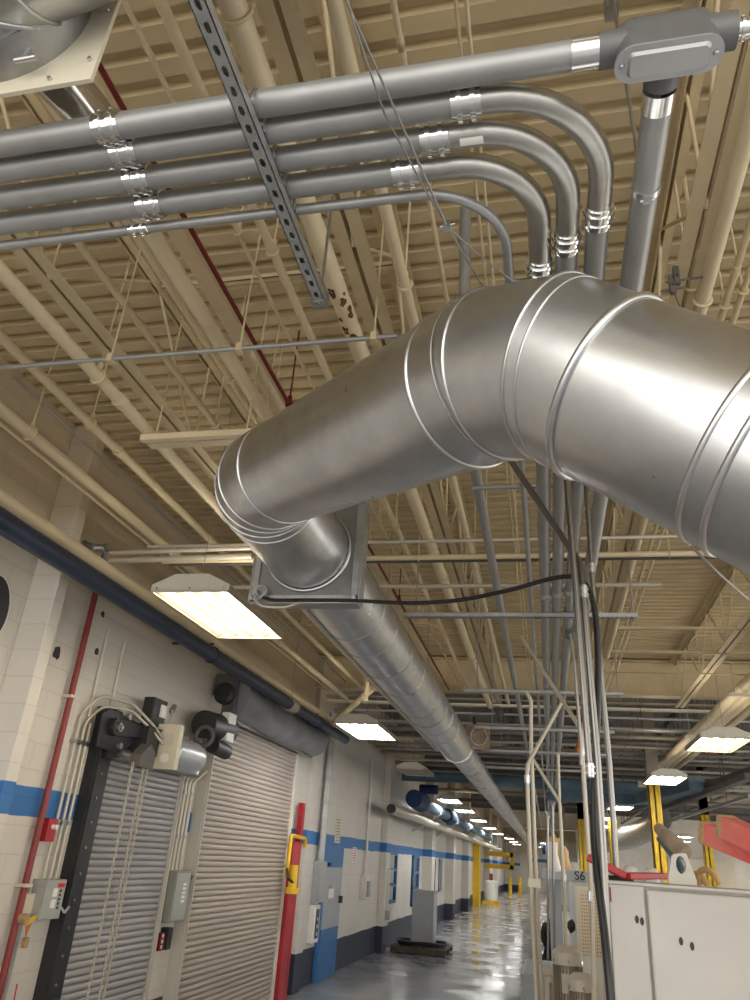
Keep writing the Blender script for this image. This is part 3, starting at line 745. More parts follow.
# clamps on the joist near the upper right
for k, (px_) in enumerate(((0.638,2.740,4.400), (0.618,2.751,4.360))):
    p = V(px_); b = MB().box(p.x - .012, p.x + .012, p.y - .012, p.y + .012, p.z - .02, p.z + .08); b.cyl((p.x - .05, p.y, p.z), (p.x + (.14 if k == 0 else .05), p.y, p.z + .01), .005, n=6)
    b.cyl((p.x, p.y - .03, p.z + .02), (p.x, p.y + .03, p.z + .02), .005, n=6)
    tag(b.build('beam_clamp', 'dark_steel'), ('upper', 'lower')[k] + ' black wire clamp on the joist above the right end of the duct', 'clamp')
wire([V((0.618,2.751,4.360)), V((0.592,2.452,3.900))], .003, 'wire', 'short tie wire from the joist clamp down to the big duct')

# ------------------------------------------------------------------ light fixtures
def fixture(loc, label, tube='tube_warm', L=1.22, W=.60):
    x, y, z = loc
    t = thing('light_fixture', label, 'ceiling light', loc, None)
    hw = W / 2; b = MB()
    prof = [(-hw, .0), (-hw, .05), (-hw * .42, .13), (hw * .42, .13), (hw, .05), (hw, .0)]
    n = len(prof)
    a = [(x + p, y - L / 2, z + q) for p, q in prof]; c = [(x + p, y + L / 2, z + q) for p, q in prof]
    b.add(a + c, [(i, i + 1, n + i + 1, n + i) for i in range(n - 1)] + [tuple(range(n)), tuple(reversed(range(n, 2 * n)))])
    b.box(x - hw, x - hw + .012, y - L / 2, y + L / 2, z - .006, z + .01); b.box(x + hw - .012, x + hw, y - L / 2, y + L / 2, z - .006, z + .01)
    b.box(x - hw, x + hw, y - L / 2, y - L / 2 + .012, z - .006, z + .01); b.box(x - hw, x + hw, y + L / 2 - .012, y + L / 2, z - .006, z + .01)
    hs_ = b.build('housing', 'fixture', t)
    if tube != 'reflector':
        for sx_ in (-1, 1): MB().box(x + sx_ * .05 - .03, x + sx_ * .05 + .03, y - L / 2 + .1, y + L / 2 - .1, z + .1305, z + .134).build('added_fill_strip', 'ceiling_fill_glow', hs_)  # glowing strips added on top of the housings to brighten the deck
    b = MB()
    pr = []
    for i in range(5):
        cx = x - hw + .02 + i * (W - .04) / 4
        pr.append((cx, y - L / 2 + .012, z + .008))
        if i < 4: pr += [(cx + (W - .04) / 8 - .03, y - L / 2 + .012, z + .052), (cx + (W - .04) / 8 + .03, y - L / 2 + .012, z + .052)]
    b.strip(pr, (0, L - .024, 0)); b.build('reflector', 'reflector', t)
    for i in range(4):
        cx = x - hw + .02 + (i + .5) * (W - .04) / 4
        MB().cyl((cx, y - L / 2 + .04, z + .026), (cx, y + L / 2 - .04, z + .026), .017, n=10).build('lamp_tube', tube, t)
    for yy in (y - L / 2 + .15, y + L / 2 - .15): MB().cyl((x, yy, z + .13), (x, yy, DZ + .06), .003, n=5).build('hanging_cable', 'wire', t)
    b = MB()
    for i in (-.85, 0, .85): b.cyl((x + hw * i, y - L / 2, z + .022), (x + hw * i, y - L / 2 - .006, z + .022), .008, n=8)
    b.build('screw', 'chrome', hs_)
    return t
FX = fixture((-2.43, 5.2, 3.6), 'big warm-lit high bay light nearest the camera, left of the duct flange')
FC = fixture((-2.50, 10.75, 3.6), 'lit high bay light over the end of the big roller door', 'tube_cool', 1.4)
FO = fixture((-2.62, 15.9, 3.6), 'unlit high bay light, second beyond the big roller door', 'reflector')
lefts = [23.4, 27.7, 33.5, 40, 46.5, 53, 60, 66]
for k, y in enumerate(lefts):
    copy_thing(FC, (-2.8 if y < 50 else -2.5, y, 3.6), 'small distant lit ceiling light, %s one down the left aisle row beyond the dark one' % ORD[k])
copy_thing(FX, (2.18, 10.75, 3.6), 'bright lit high bay light at the right edge below the four-pipe bundle')
copy_thing(FC, (2.10, 15.2, 3.6), 'lit high bay light above the yellow column at the right')
k = 0
for (x, y) in ((1.9, 22.4), (1.85, 27.2), (2.75, 36), (3.5, 38.5), (2.2, 32), (2.6, 42), (5.6, 36.5), (6.2, 41)):
    copy_thing(FC, (x, y, 3.6), 'small distant lit ceiling light over the right-hand machines, %s of that row' % ORD[k]); k += 1
# the rest of the room's lights, outside the picture
for k, (x, y) in enumerate(((6.4, 4.6), (7.0, 10), (7.0, 16), (7, 22), (7, 28), (11, 14), (11, 22), (11, 30), (5.5, 30), (9, 40), (13, 40), (.6, 55), (.6, 64), (-.3, 58.5), (-.6, 70), (.6, 71))):
    copy_thing(FC if y > 12 else FX, (x, y, 3.6), 'lit high bay light hanging over the machine hall beyond the right edge', 'machine hall lights beyond the right edge')

# ------------------------------------------------------------------ left wall: columns and pipes on it
def column(y0, y1, d, label, m='wall_block', zt=DZ):
    return struct(MB().box(WX, WX + d, y0, y1, 0, zt).build('column', m, bevel=.008), label, 'column')
column(4.92, 5.05, .25, 'cream steel column standing out from the left wall near the frame edge')
column(12.95, 13.35, .08, 'pale column at the far side of the big roller door')
column(19.45, 19.95, .16, 'pale wall column with navy base beside the wall conduit')
column(26.4, 27.1, .30, 'pale wall column beyond the first blue window')
column(32.4, 33.2, .32, 'pale wall column before the brown door edge')
column(38.5, 39.3, .32, 'pale wall column just before the yellow column')
column(52, 53, .35, 'pale wall column after the yellow column')
column(60, 61, .35, 'last pale wall column before the end wall')
tag(MB().box(WX, WX + .34, 44.2, 45.2, 0, 3.2).build('yellow_column', 'yellow', bevel=.01), 'bright yellow column guard against the left wall down the aisle', 'column')
# wall pipes
def zpipe(name, x, y, z0, z1, r, m, label, cat='conduit', n=12):
    return tag(MB().cyl((x, y, z0), (x, y, z1), r, n=n).build(name, m), label, cat)
o = zpipe('standpipe', -3.94, 5.71, 0, 4.0, .027, 'red_pipe', 'red standpipe climbing the left wall', 'pipe', 16)
for z in (1.62, 3.05): MB().box(WX, -3.905, 5.71 - .045, 5.71 + .045, z - .012, z + .012).build('pipe_strap', 'cream_plate', o)
t = thing('alarm_bell_box', 'small red box mounted on the blue stripe behind the red pipe', 'box', (-3.97, 5.90, 1.93))
MB().box(WX, -3.90, 5.77, 5.89, 1.93, 2.10).build('body', 'red_paint', t, bevel=.006)
MB().cyl((-3.90, 5.83, 2.04), (-3.86, 5.83, 2.04), .02, n=10).build('connector', 'label_white', t)
cl = [(5.96, 'first'), (6.05, 'second'), (6.13, 'third')]
ops = [(7.32, 3.06), (7.36, 2.98), None]
for k, (y, nm) in enumerate(cl):
    if k < 2:
        pts = [(-3.965, y, 1.64), (-3.965, y, 2.95 - .05 * k), (-3.90, y + .12, 3.14 - .08 * k), (-3.80, 6.50, 3.14 - .06 * k), (-3.70, 6.75, 3.0 - .05 * k), (-3.66, 6.95, 2.90 - .05 * k)]
        o = tag(MB().tube(fillet(pts, .16, 6), .014, 10).build('wall_conduit', 'cream_conduit'), nm + ' cream conduit rising from the switch box and curving over to the door opener', 'conduit')
    else:
        o = zpipe('wall_conduit', -3.965, y, 1.64, 2.9, .014, 'cream_conduit', 'third cream conduit rising from the switch box beside the black door guide')
    for z in (2.08, 2.72): MB().box(WX, -3.945, y - .03, y + .03, z - .016, z + .016).build('pipe_strap', 'galv_dull', o)
zpipe('wall_conduit', -3.98, 6.10, 2.95, 3.75, .012, 'white_paint', 'thin pale conduit on the wall above the opener, left one of two')
zpipe('wall_conduit', -3.98, 6.42, 2.95, 3.75, .012, 'white_paint', 'thin pale conduit on the wall above the opener, right one of two')
zpipe('wall_conduit', -3.975, 5.84, .8, 1.60, .011, 'conduit', 'thin grey conduit dropping left of the switch box to frayed wires')
t = tag(MB().tube([(-3.97, 5.95, .95), (-3.95, 5.93, .82), (-3.93, 5.97, .68), (-3.95, 5.90, .60), (-3.93, 5.95, .72), (-3.94, 6.0, .58)], .005, 6).build('loose_wires', 'label_red'), 'frayed loose wires hanging below the switch box', 'wires')
# holes in the block wall
for k, (y, z, r) in enumerate(((5.46, 3.36, .055), (5.98, 3.86, .03), (6.02, 3.52, .035))):
    ring = []
    for i in range(11):
        a = 2 * PI * i / 11; q = r * random.uniform(.75, 1.2)
        ring.append((WX - .004, y + q * math.cos(a), z + q * math.sin(a)))
    b = MB().prism(ring, (.006, 0, 0))
    struct(tag(b.build('wall_hole', 'ink'), ('square knocked-out hole in the block beside the column', 'small chipped hole in the block near the navy pipe', 'ragged chip in the block above the conduits')[k], 'hole'))
t = thing('wall_sign', 'dark oval sign at the left frame edge on the white wall', 'sign', (-3.97, 4.55, 3.1))
ring = [(WX, 4.55 + .20 * math.cos(2 * PI * i / 32), 3.46 + .27 * math.sin(2 * PI * i / 32)) for i in range(32)]
MB().prism(ring, (.02, 0, 0)).build('rim', 'label_white', t)
ring = [(WX + .02, 4.55 + .185 * math.cos(2 * PI * i / 32), 3.46 + .255 * math.sin(2 * PI * i / 32)) for i in range(32)]
MB().prism(ring, (.004, 0, 0)).build('face', 'ink', t)
# switch box
def face_box(name, label, cat, y0, y1, z0, z1, d, m, group=None):
    t = thing(name, label, cat, (WX + d / 2, (y0 + y1) / 2, z0), group)
    MB().box(WX, WX + d, y0, y1, z0, z1).build('body', m, t, bevel=.006)
    return t
t = face_box('disconnect_switch', 'grey safety switch box with a red label left of the black door guide', 'switch box', 5.88, 6.14, 1.38, 1.66, .14, 'box_grey')
dr_ = MB().box(-3.86, -3.856, 5.89, 6.13, 1.39, 1.65).build('door', 'box_grey', t, bevel=.003)
MB().box(-3.856, -3.853, 6.02, 6.11, 1.605, 1.635).build('warning_label', 'label_red', dr_, 'red warning label')
for z_ in (1.46, 1.54): MB().box(-3.856, -3.853, 5.97, 6.03, z_, z_ + .06).build('paper_label', 'label_white', dr_, 'white paper label')
b = MB()
for i in range(5): b.box(-3.856, -3.853, 6.06, 6.085, 1.45 + i * .03, 1.47 + i * .03)
b.build('lettering', 'ink', dr_)
b = MB().box(-3.92, -3.88, 6.14, 6.16, 1.46, 1.50); b.bar((-3.90, 6.15, 1.48), (-3.86, 6.20, 1.42), .016, .016); b.bar((-3.86, 6.20, 1.42), (-3.86, 6.25, 1.46), .016, .016); b.build('lever_handle', 'box_grey', t)
# valve with tags on the red pipe
t = thing('valve_tag', 'brass valve with hanging yellow and paper tags on the red pipe', 'valve', (-3.9, 5.75, 1.25))
MB().cyl((-3.91, 5.71, 1.40), (-3.85, 5.71, 1.40), .035, n=14).build('valve', 'worn_wood', t)
MB().box(-3.95, -3.947, 5.77, 5.90, 1.42, 1.56).build('paper_tag', 'cream_plate', t)
MB().prism([(-3.90, 5.75, 1.38), (-3.90, 5.91, 1.43), (-3.90, 5.91, 1.40), (-3.90, 5.77, 1.34)], (.006, 0, 0)).build('yellow_tag', 'yellow', t)
MB().prism([(-3.90, 5.78, 1.34), (-3.90, 5.84, 1.36), (-3.90, 5.81, 1.27)], (.006, 0, 0)).build('orange_tag', 'orange', t)
MB().box(-3.91, -3.88, 5.79, 5.84, 1.20, 1.27).build('padlock', 'worn_wood', t)

# ------------------------------------------------------------------ roller doors
def roller(idx, y0, y1, top, m, gm, gw, label, pitch=.088, gx=.10, xo=.05):
    t = thing('door_%d' % idx, label, 'roller door', (WX + .06, (y0 + y1) / 2, 0)); t['kind'] = 'structure'
    pr = []; z = .02
    while z < top:
        for a in range(5):
            q = a / 4; pr.append((WX + xo + .014 * math.sin(PI * q) ** .6, y0, z + q * (pitch - .008)))
        pr.append((WX + xo - .016, y0, z + pitch - .004)); z += pitch
    MB().strip(pr, (0, y1 - y0, 0), False).build('curtain', m, t)
    
    for (a, c, w) in ((y0 - gw[0], y0 + .02, 0), (y1 - .02, y1 + gw[1], 1)):
        gx = gx if w == 0 else .07
        b = MB().box(WX, WX + gx, a, c, 0, top + (.35 if idx == 1 else .2))
        b.box(WX + gx + .001, WX + gx + .03, a + .004, a + .024, 0, top + .1); b.build('guide_rail', gm[w], t, bevel=.003)
    return t
d1 = roller(1, 6.46, 8.05, 2.72, 'slat_grey', ('black', 'fixture'), (.22, .04), 'small grey slatted roller door with black guide at the left', .056)
for i in range(12): MB().cyl((WX + .10, 6.36, .3 + i * .2), (WX + .112, 6.36, .3 + i * .2), .012, n=6).build('bolt', 'galv_dull', d1)
d2 = roller(2, 8.66, 12.02, 3.45, 'slat_tan', ('fixture', 'white_paint'), (.07, .05), 'large tan slatted roller door in the left wall', .062, .13)
# opener of the small door
t = thing('door_opener', 'black door opener with chain wheel and grey motor above the small roller door', 'door opener', (-3.8, 7.3, 2.6))
prof = [(-3.84, 6.08, 2.70), (-3.84, 6.06, 2.98), (-3.84, 6.16, 3.04), (-3.84, 6.75, 3.0), (-3.84, 6.80, 2.9), (-3.84, 6.6, 2.76), (-3.84, 6.40, 2.68)]
MB().prism(prof, (.02, 0, 0)).build('bracket_plate', 'black', t, bevel=.004)
for zz in (2.66, 3.02): MB().box(WX, -3.84, 6.3, 6.42, zz - .03, zz + .03).build('wall_arm', 'black', t)
b = MB()
ring = []
for i in range(13): a = PI / 2 + PI * i / 12; ring.append((-3.82, 6.25 + .075 * math.cos(a), 2.89 + .075 * math.sin(a)))
for i in range(13): a = -PI / 2 + PI * i / 12; ring.append((-3.82, 6.72 + .055 * math.cos(a), 2.92 + .055 * math.sin(a)))
b.prism(ring, (.06, 0, 0)); cg_ = b.build('chain_guard', 'black', t, bevel=.006)
b = MB().cyl((-3.76, 6.25, 2.89), (-3.73, 6.25, 2.89), .04, n=16); b.cyl((-3.73, 6.25, 2.89), (-3.71, 6.25, 2.89), .02, n=10); b.build('shaft_nut', 'galv_dull', cg_)
for yy, zz in ((6.42, 2.75), (6.48, 3.02)): MB().cyl((-3.84, yy, zz), (-3.79, yy, zz), .03, n=12).build('bolt', 'galv_dull', t)
MB().cyl((-3.86, 6.5, 2.70), (-3.86, 8.2, 2.70), .05, n=20).build('barrel_edge', 'galv_dull', t)
MB().box(-3.9, -3.68, 6.68, 6.92, 2.72, 2.98).build('gear_housing', 'black', t, bevel=.01)
cb_ = MB().box(-3.86, -3.74, 6.78, 7.06, 3.00, 3.27).build('control_box', 'black', t, bevel=.01)
MB().box(-3.74, -3.72, 6.92, 7.02, 3.10, 3.22).build('receiver', 'label_white', cb_)
MB().cyl((-3.70, 7.12, 3.24), (-3.76, 7.20, 3.20), .028, n=12).build('connector', 'galv_dull', t)
MB().tube(fillet([(-3.72, 7.14, 3.22), (-3.69, 7.08, 3.12), (-3.69, 6.98, 3.02), (-3.68, 6.92, 2.92)], .05), .013, 8).build('flexible_conduit', 'cream_conduit', t)
cp_ = MB().box(-3.80, -3.50, 6.95, 7.03, 2.62, 3.04).build('control_plate', 'cream_plate', t, bevel=.004)
b = MB().box(-3.70, -3.56, 6.945, 6.95, 2.84, 2.95); b.build('gauge', 'fixture', cp_)
MB().cyl((-3.62, 6.95, 2.72), (-3.62, 6.942, 2.72), .045, n=20).build('round_plug', 'label_white', cp_)
b = MB().rev([(.001, 0), (.15, 0), (.160, .02), (.160, .58), (.145, .66), (.10, .70), (.001, .71)], (-3.66, 7.03, 2.80), (0, 1, 0), 32); b.build('motor', 'motor_grey', t)
b = MB().prism([(-3.64, 6.36, 2.58), (-3.64, 6.62, 2.58), (-3.64, 6.62, 2.72), (-3.64, 6.50, 2.79), (-3.64, 6.36, 2.68)], (.10, 0, 0)); b.build('chain_wheel_guard', 'dark_steel', t)
# hand chain loop
t = thing('hand_chain', 'pale looped hand chain hanging in front of the small roller door', 'chain', (-3.56, 7.3, .1))
def chain(p0, p1, link=.055):
    p0, p1 = V(p0), V(p1); d = p1 - p0; n = int(d.length / (link * .72)); b = MB(); u, w, dd = basis(d)
    for i in range(n):
        c = p0 + d * (i + .5) / n; s_ = u if i % 2 else w
        pts = []
        for k in range(8):
            a = 2 * PI * k / 8; pts.append(c + dd * (link / 2) * math.cos(a) + s_ * .010 * math.sin(a))
        b.tube(pts, .004, 5, closed=True)
    return b
for k, (a, c) in enumerate((((-3.57, 6.30, 2.60), (-3.57, 6.31, .15)), ((-3.56, 6.48, 2.66), (-3.56, 6.47, .15)), ((-3.56, 6.56, 2.70), (-3.56, 6.54, .15)))):
    chain(a, c).build('chain_strand', 'cream_conduit', t)
# switch box and pipes between the doors
t = face_box('disconnect_switch', 'green-grey switch box with a red knob between the two roller doors', 'switch box', 8.10, 8.46, 1.24, 1.72, .17, 'box_green')
MB().box(-3.83, -3.825, 8.12, 8.44, 1.26, 1.70).build('door', 'box_grey', t, bevel=.003)
b = MB()
for i in range(5): b.box(-3.825, -3.822, 8.28, 8.36, 1.42 + i * .04, 1.445 + i * .04)
b.build('lettering', 'label_white', t)
MB().cyl((-3.86, 8.46, 1.66), (-3.86, 8.51, 1.66), .03, n=12).build('red_knob', 'dark_red', t)
for k, y in enumerate((8.20, 8.29, 8.38)):
    o = tag(MB().tube(fillet([(-3.95, y, 1.72), (-3.95, y, 2.62), (-3.86, y - .12 + .12 * k, 2.76)], .08, 4), .022, 10).build('wall_conduit', 'cream_conduit'), 'cream conduit between the roller doors, %s above the switch box' % ('left one', 'middle one', 'right one')[k], 'conduit')
    for z in (2.05, 2.5): MB().box(WX, -3.93, y - .035, y + .035, z - .015, z + .015).build('pipe_strap', 'galv_dull', o)
t = thing('push_button_station', 'red fire notice and black push button station below the switch box', 'push buttons', (-3.97, 8.42, 1.0))
MB().box(WX, -3.92, 8.15, 8.25, .98, 1.14).build('red_notice', 'dark_red', t)
b = MB()
for i in range(3): b.box(-3.92, -3.917, 8.18, 8.21, 1.0 + i * .05, 1.03 + i * .05)
b.build('lettering', 'label_white', t)
MB().box(WX, -3.90, 8.28, 8.38, .98, 1.18).build('button_box', 'black', t, bevel=.01)
# hood, head plate and motor of the big door
t = thing('door_opener', 'black motor and chain wheel at the near end of the big door hood', 'door opener', (-3.7, 9.0, 3.2))
MB().box(-3.98, -3.68, 8.60, 8.66, 3.28, 3.92).build('head_plate', 'dark_steel', t, bevel=.01)
b = MB().rev([(.02, -.05), (.09, -.05), (.13, -.03), (.13, .03), (.09, .04), (.02, .04)], (-3.80, 8.54, 3.66), (0, 1, 0), 24); b.build('chain_wheel', 'black', t)
MB().cyl((-3.72, 7.92, 3.20), (-3.72, 8.60, 3.24), .15, n=24).build('motor', 'black', t)
MB().torus((-3.66, 7.86, 3.06), (0, 1, 0), .10, .025, 24, 8).build('motor_fan_cover', 'dark_steel', t)
MB().box(-3.68, -3.58, 8.28, 8.50, 3.08, 3.40).build('cover_plate', 'label_white', t, bevel=.01)
MB().cyl((-3.66, 8.10, 3.0), (-3.66, 8.50, 2.98), .085, n=20).build('gear_head', 'black', t)
t = thing('door_hood', 'grey sagging fabric hood over the coil of the big roller door', 'door hood', (-3.7, 11.1, 3.4))
rings = []; random.seed(5)
NS = 26
for i in range(NS + 1):
    y = 8.70 + (12.42 - 8.70) * i / NS; f_ = math.sin(PI * i / NS)
    r = .225 + .018 * math.sin(i * 1.7) * f_ + (.02 if i == NS - 1 else 0); rr = []
    for k in range(28):
        a = 2 * PI * k / 28
        q = r * (1 + .05 * math.sin(3 * a + i * .5))
        x = -3.76 + q * math.cos(a); z = 3.68 - .04 * f_ + q * math.sin(a) * (1.05 if math.sin(a) < 0 else .9)
        rr.append((max(x, WX + .01), y, z))
    rings.append(rr)
b = MB(); loft(b, rings); b.build('fabric_cover', 'hood_grey', t)
MB().box(WX + .14, WX + .18, 8.8, 12.5, 3.40, 3.45).build('edge_bar', 'galv_dull', t)
MB().box(-3.72, -3.58, 9.3, 9.5, 3.86, 3.92).build('yellow_tag', 'yellow', t)
# diagonal cream brace near the second light
p0, p1 = (-3.750,12.584,3.795), (-2.600,11.360,4.356)
tag(MB().cyl(p0, p1, .05, n=14).build('diagonal_brace', 'cream_pipe'), 'cream diagonal brace from the hood end up toward the duct', 'brace')
tag(MB().cyl((-2.600,10.947,4.509), (-2.600,10.946,4.090), .035, n=12).build('vertical_strut', 'cream_pipe'), 'short cream vertical strut meeting the diagonal brace', 'brace')
# line along the underside of the main duct
tag(MB().cyl((-1.599, 4.3, 3.5), (-1.599, 11.6, 3.5), .022, n=10).build('conduit_pipe', 'cream_conduit'), 'cream conduit running tight along the left side of the long duct', 'conduit')

# ------------------------------------------------------------------ beyond the big door
t = thing('crash_post', 'tall red steel guard post beside the big roller door', 'guard post', (-3.7, 12.75, 0))
b = MB().box(-3.99, -3.86, 12.08, 12.12, 0, 2.12); b.box(-3.90, -3.86, 12.12, 12.40, 0, 2.12); b.box(-3.99, -3.95, 12.12, 12.40, 0, 2.12); b.build('channel', 'red_paint', t, bevel=.006)
MB().box(-3.95, -3.86, 12.41, 12.53, 0, 2.70).build('post', 'red_paint', t, bevel=.006)
t = thing('yellow_latch', 'yellow tube bracket on top of the red guard post', 'bracket', (-3.55, 12.6, 1.5))
b = MB().tube(fillet([(-3.83, 11.80, 1.62), (-3.83, 11.84, 2.20), (-3.82, 12.55, 2.18), (-3.82, 12.57, 2.05)], .05), .03, 12); b.build('tube_frame', 'yellow', t)
b = MB().cyl((-3.74, 11.86, 1.42), (-3.74, 11.86, 1.50), .11, n=20); b.cyl((-3.74, 11.86, 1.50), (-3.74, 11.86, 1.80), .065, n=16); b.build('cap', 'yellow', t)
MB().tube([(-3.82, 11.78, 1.75), (-3.78, 11.74, 1.62), (-3.70, 11.84, 1.55)], .02, 8).build('strap', 'black', t)
t = face_box('wall_cabinet', 'tall grey electrical panel between the red post and the blue door', 'panel', 13.80, 14.15, 1.22, 1.86, .14, 'machine_grey')
MB().box(-3.86, -3.855, 13.82, 14.13, 1.24, 1.84).build('door', 'box_grey', t)
t = face_box('notice_box', 'white framed wall box with dark dials below the grey panel', 'wall box', 13.78, 14.12, .62, 1.18, .10, 'label_white')
b = MB().box(-3.90, -3.892, 13.86, 14.06, .68, 1.12); b.build('face', 'glass_dark', t)
b = MB()
for z in (.75, .86, .97): b.cyl((-3.892, 13.95, z), (-3.88, 13.95, z), .03, n=10)
b.build('dial', 'box_grey', t)
zpipe('wall_conduit', -3.93, 13.86, 1.86, 4.4, .045, 'galv_dull', 'grey downpipe on the column above the grey panel, left one')
zpipe('wall_conduit', -3.93, 14.02, 1.86, 4.4, .045, 'galv_dull', 'grey downpipe on the column above the grey panel, right one')
# blue and grey door
t = thing('door_3', 'blue door with a grey middle panel in the left wall', 'door', (-3.95, 14.95, 0)); t['kind'] = 'structure'
MB().box(WX, -3.94, 14.28, 15.64, 0, 2.12).build('frame', 'blue_paint', t, bevel=.01)
MB().box(-3.94, -3.925, 14.36, 15.56, .02, .78).build('lower_panel', 'blue_paint', t)
gp_ = MB().box(-3.94, -3.92, 14.36, 15.56, .78, 1.76).build('grey_panel', 'machine_grey', t)
MB().box(-3.92, -3.90, 14.62, 14.95, 1.26, 1.42).build('paper', 'label_white', gp_); MB().box(-3.92, -3.86, 14.62, 15.0, 1.42, 1.46).build('clip_board', 'box_grey', gp_)
MB().box(-3.92, -3.86, 15.42, 15.50, 1.16, 1.28).build('handle', 'ink', gp_)
MB().box(-3.93, -3.90, 14.5, 14.62, 1.78, 1.84).build('hinge', 'ink', t)
# notices
def notice(y0, y1, z0, z1, label, m, lines, lm):
    t = thing('notice', label, 'notice', (WX, (y0 + y1) / 2, z0))
    MB().box(WX, WX + .008, y0, y1, z0, z1).build('sheet', m, t); b = MB()
    for i in range(lines):
        zz = z0 + (z1 - z0) * (i + .6) / (lines + .3); b.box(WX + .008, WX + .010, y0 + (y1 - y0) * .15, y1 - (y1 - y0) * .15, zz, zz + (z1 - z0) * .35 / lines)
    b.build('lettering', lm, t)
notice(15.05, 15.45, 2.18, 2.62, 'cream notice sheet on the wall above the blue door', 'cream_plate', 8, 'sleeve')
notice(16.6, 16.95, 1.86, 2.14, 'small white notice with red print right of the blue door', 'label_white', 6, 'label_red')
# conduit with switches on the wall
o = zpipe('wall_conduit', -3.95, 17.7, 1.45, 4.0, .03, 'white_paint', 'white conduit dropping to the switches right of the blue door')
t = face_box('wall_switch', 'white switch boxes at the foot of the wall conduit', 'switch', 17.55, 17.95, 1.15, 1.62, .12, 'white_paint')
MB().box(-3.88, -3.84, 17.62, 17.85, 1.2, 1.5).build('cover', 'galv_dull', t)
zpipe('wall_conduit', -3.80, 19.7, .55, 1.75, .025, 'white_paint', 'white conduit on the front of the wall column')
t = face_box('wall_switch', 'small grey outlet box low on the wall column', 'switch', 19.65, 19.85, .66, .86, .24, 'galv_dull')
# windows along the wall
def window(idx, y0, y1, z0, z1, label, n=3, frame='blue_paint'):
    t = thing('window_%d' % idx, label, 'window', (WX, (y0 + y1) / 2, z0)); t['kind'] = 'structure'
    b = MB(); f_ = .07
    b.box(WX, -3.93, y0, y0 + f_, z0, z1); b.box(WX, -3.93, y1 - f_, y1, z0, z1)
    for i in range(n + 1): zz = z0 + (z1 - z0 - f_) * i / n; b.box(WX, -3.93, y0, y1, zz, zz + f_)
    b.build('window_frame', frame, t); MB().box(WX, -3.97, y0, y1, z0, z1).build('pane', 'glass_dark', t)
    return t
window(1, 20.3, 21.5, .95, 2.12, 'blue framed window past the wall column with a board leaning on it')
t = thing('leaning_board', 'grey display boards hung over the blue framed window', 'board', (-3.9, 21.2, 1.0))
for z in (1.05, 1.42, 1.76): MB().box(-3.93, -3.89, 20.2, 20.8, z, z + .30).build('board', 'box_grey', t)
window(2, 24.2, 25.3, .75, 2.10, 'narrow blue framed window behind the grey cabinet on the pallet')
window(3, 28.2, 29.0, .70, 2.05, 'dark blue narrow window right of the grey cabinet', 1, 'dark_blue')
window(4, 30.3, 30.9, 1.0, 2.08, 'slim dark window before the brown door edge', 1, 'machine_grey')
tag(MB().box(WX + .003, -3.80, 33.9, 34.3, 0, 2.15).build('door_edge', 'brown_steel'), 'narrow brown door edge standing on the left wall down the aisle', 'door edge')
# cabinet on a pallet
t = thing('pallet', 'dark worn pallet with coiled hose under the grey cabinet', 'pallet', (-3.0, 20.6, 0))
b = MB()
for i in range(5): b.box(-3.72 + i * .27, -3.50 + i * .27, 19.9, 21.5, .11, .14)
for y in (19.9, 20.6, 21.3): b.box(-3.72, -2.42, y, y + .18, .02, .11)
b.build('boards', 'pallet_wood', t)
b = MB()
for i in range(3): b.tube([(-3.05 + (.56 + .02 * i) * math.cos(a * .35), 20.45 + (.42 + .02 * i) * math.sin(a * .35), .17 + .03 * i + .015 * math.sin(a)) for a in range(18)], .022, 8, closed=True)
b.build('hose_coil', 'black', t)
t = thing('steel_cabinet', 'tall grey steel cabinet standing on the pallet by the wall', 'cabinet', (-3.1, 20.7, .14))
cxa, cxb = (-3.299,20.300,0.293)[0], (-2.769,20.300,0.337)[0]
MB().box(cxa, cxb, 20.3, 20.9, .14, 1.30).build('body', 'machine_grey', t, bevel=.01)
MB().box(cxa - .01, cxb + .01, 20.29, 20.91, 1.30, 1.33).build('lid', 'box_grey', t)
# blue ducts and pale pipe near the wall, far bay
t = thing('dust_duct', 'grey-blue duct with dark blue collars running along the left wall in the far bay', 'duct', (-3.3, 26, 3.4))
MB().cyl((-3.25, 19.6, 3.36), (-3.25, 46, 3.36), .15, n=24).build('tube', 'steel_blue', t)
for y in (19.6, 26.2): MB().cyl((-3.25, y - .02, 3.36), (-3.25, y + 1.2, 3.36), .21, .24, n=24).build('collar', 'dark_blue', t)
t = thing('dust_duct', 'grey-blue cross duct above the far lights, ending at the long duct', 'duct', (-2.6, 21.5, 3.9))
MB().cyl((-3.9, 21.4, 4.05), (-1.0, 21.4, 4.08), .13, n=24).build('tube', 'steel_blue', t)
MB().cyl((-3.4, 21.4, 3.74), (-2.9, 21.4, 3.74), .12, n=20).build('stub', 'dark_blue', t)
t = thing('steam_pipe', 'pale insulated pipe with an open black end running along the left wall', 'pipe', (-3.7, 25, 3.1))
MB().cyl((-3.45, 17.8, 2.99), (-3.45, 60, 2.99), .112, n=20).build('tube', 'cream_conduit', t)
MB().cyl((-3.45, 17.70, 2.99), (-3.45, 17.85, 2.99), .10, n=20).build('open_end', 'ink', t)
for k, y in enumerate((23.8, 28.5, 33)):
    tag(MB().bar((-3.95, y, 2.75), (-3.1, y, 3.28), .05, .05).build('wall_bracket', 'cream_conduit'), 'pale slanted bracket under the far wall ducts, %s from the camera' % ORD[k], 'bracket')
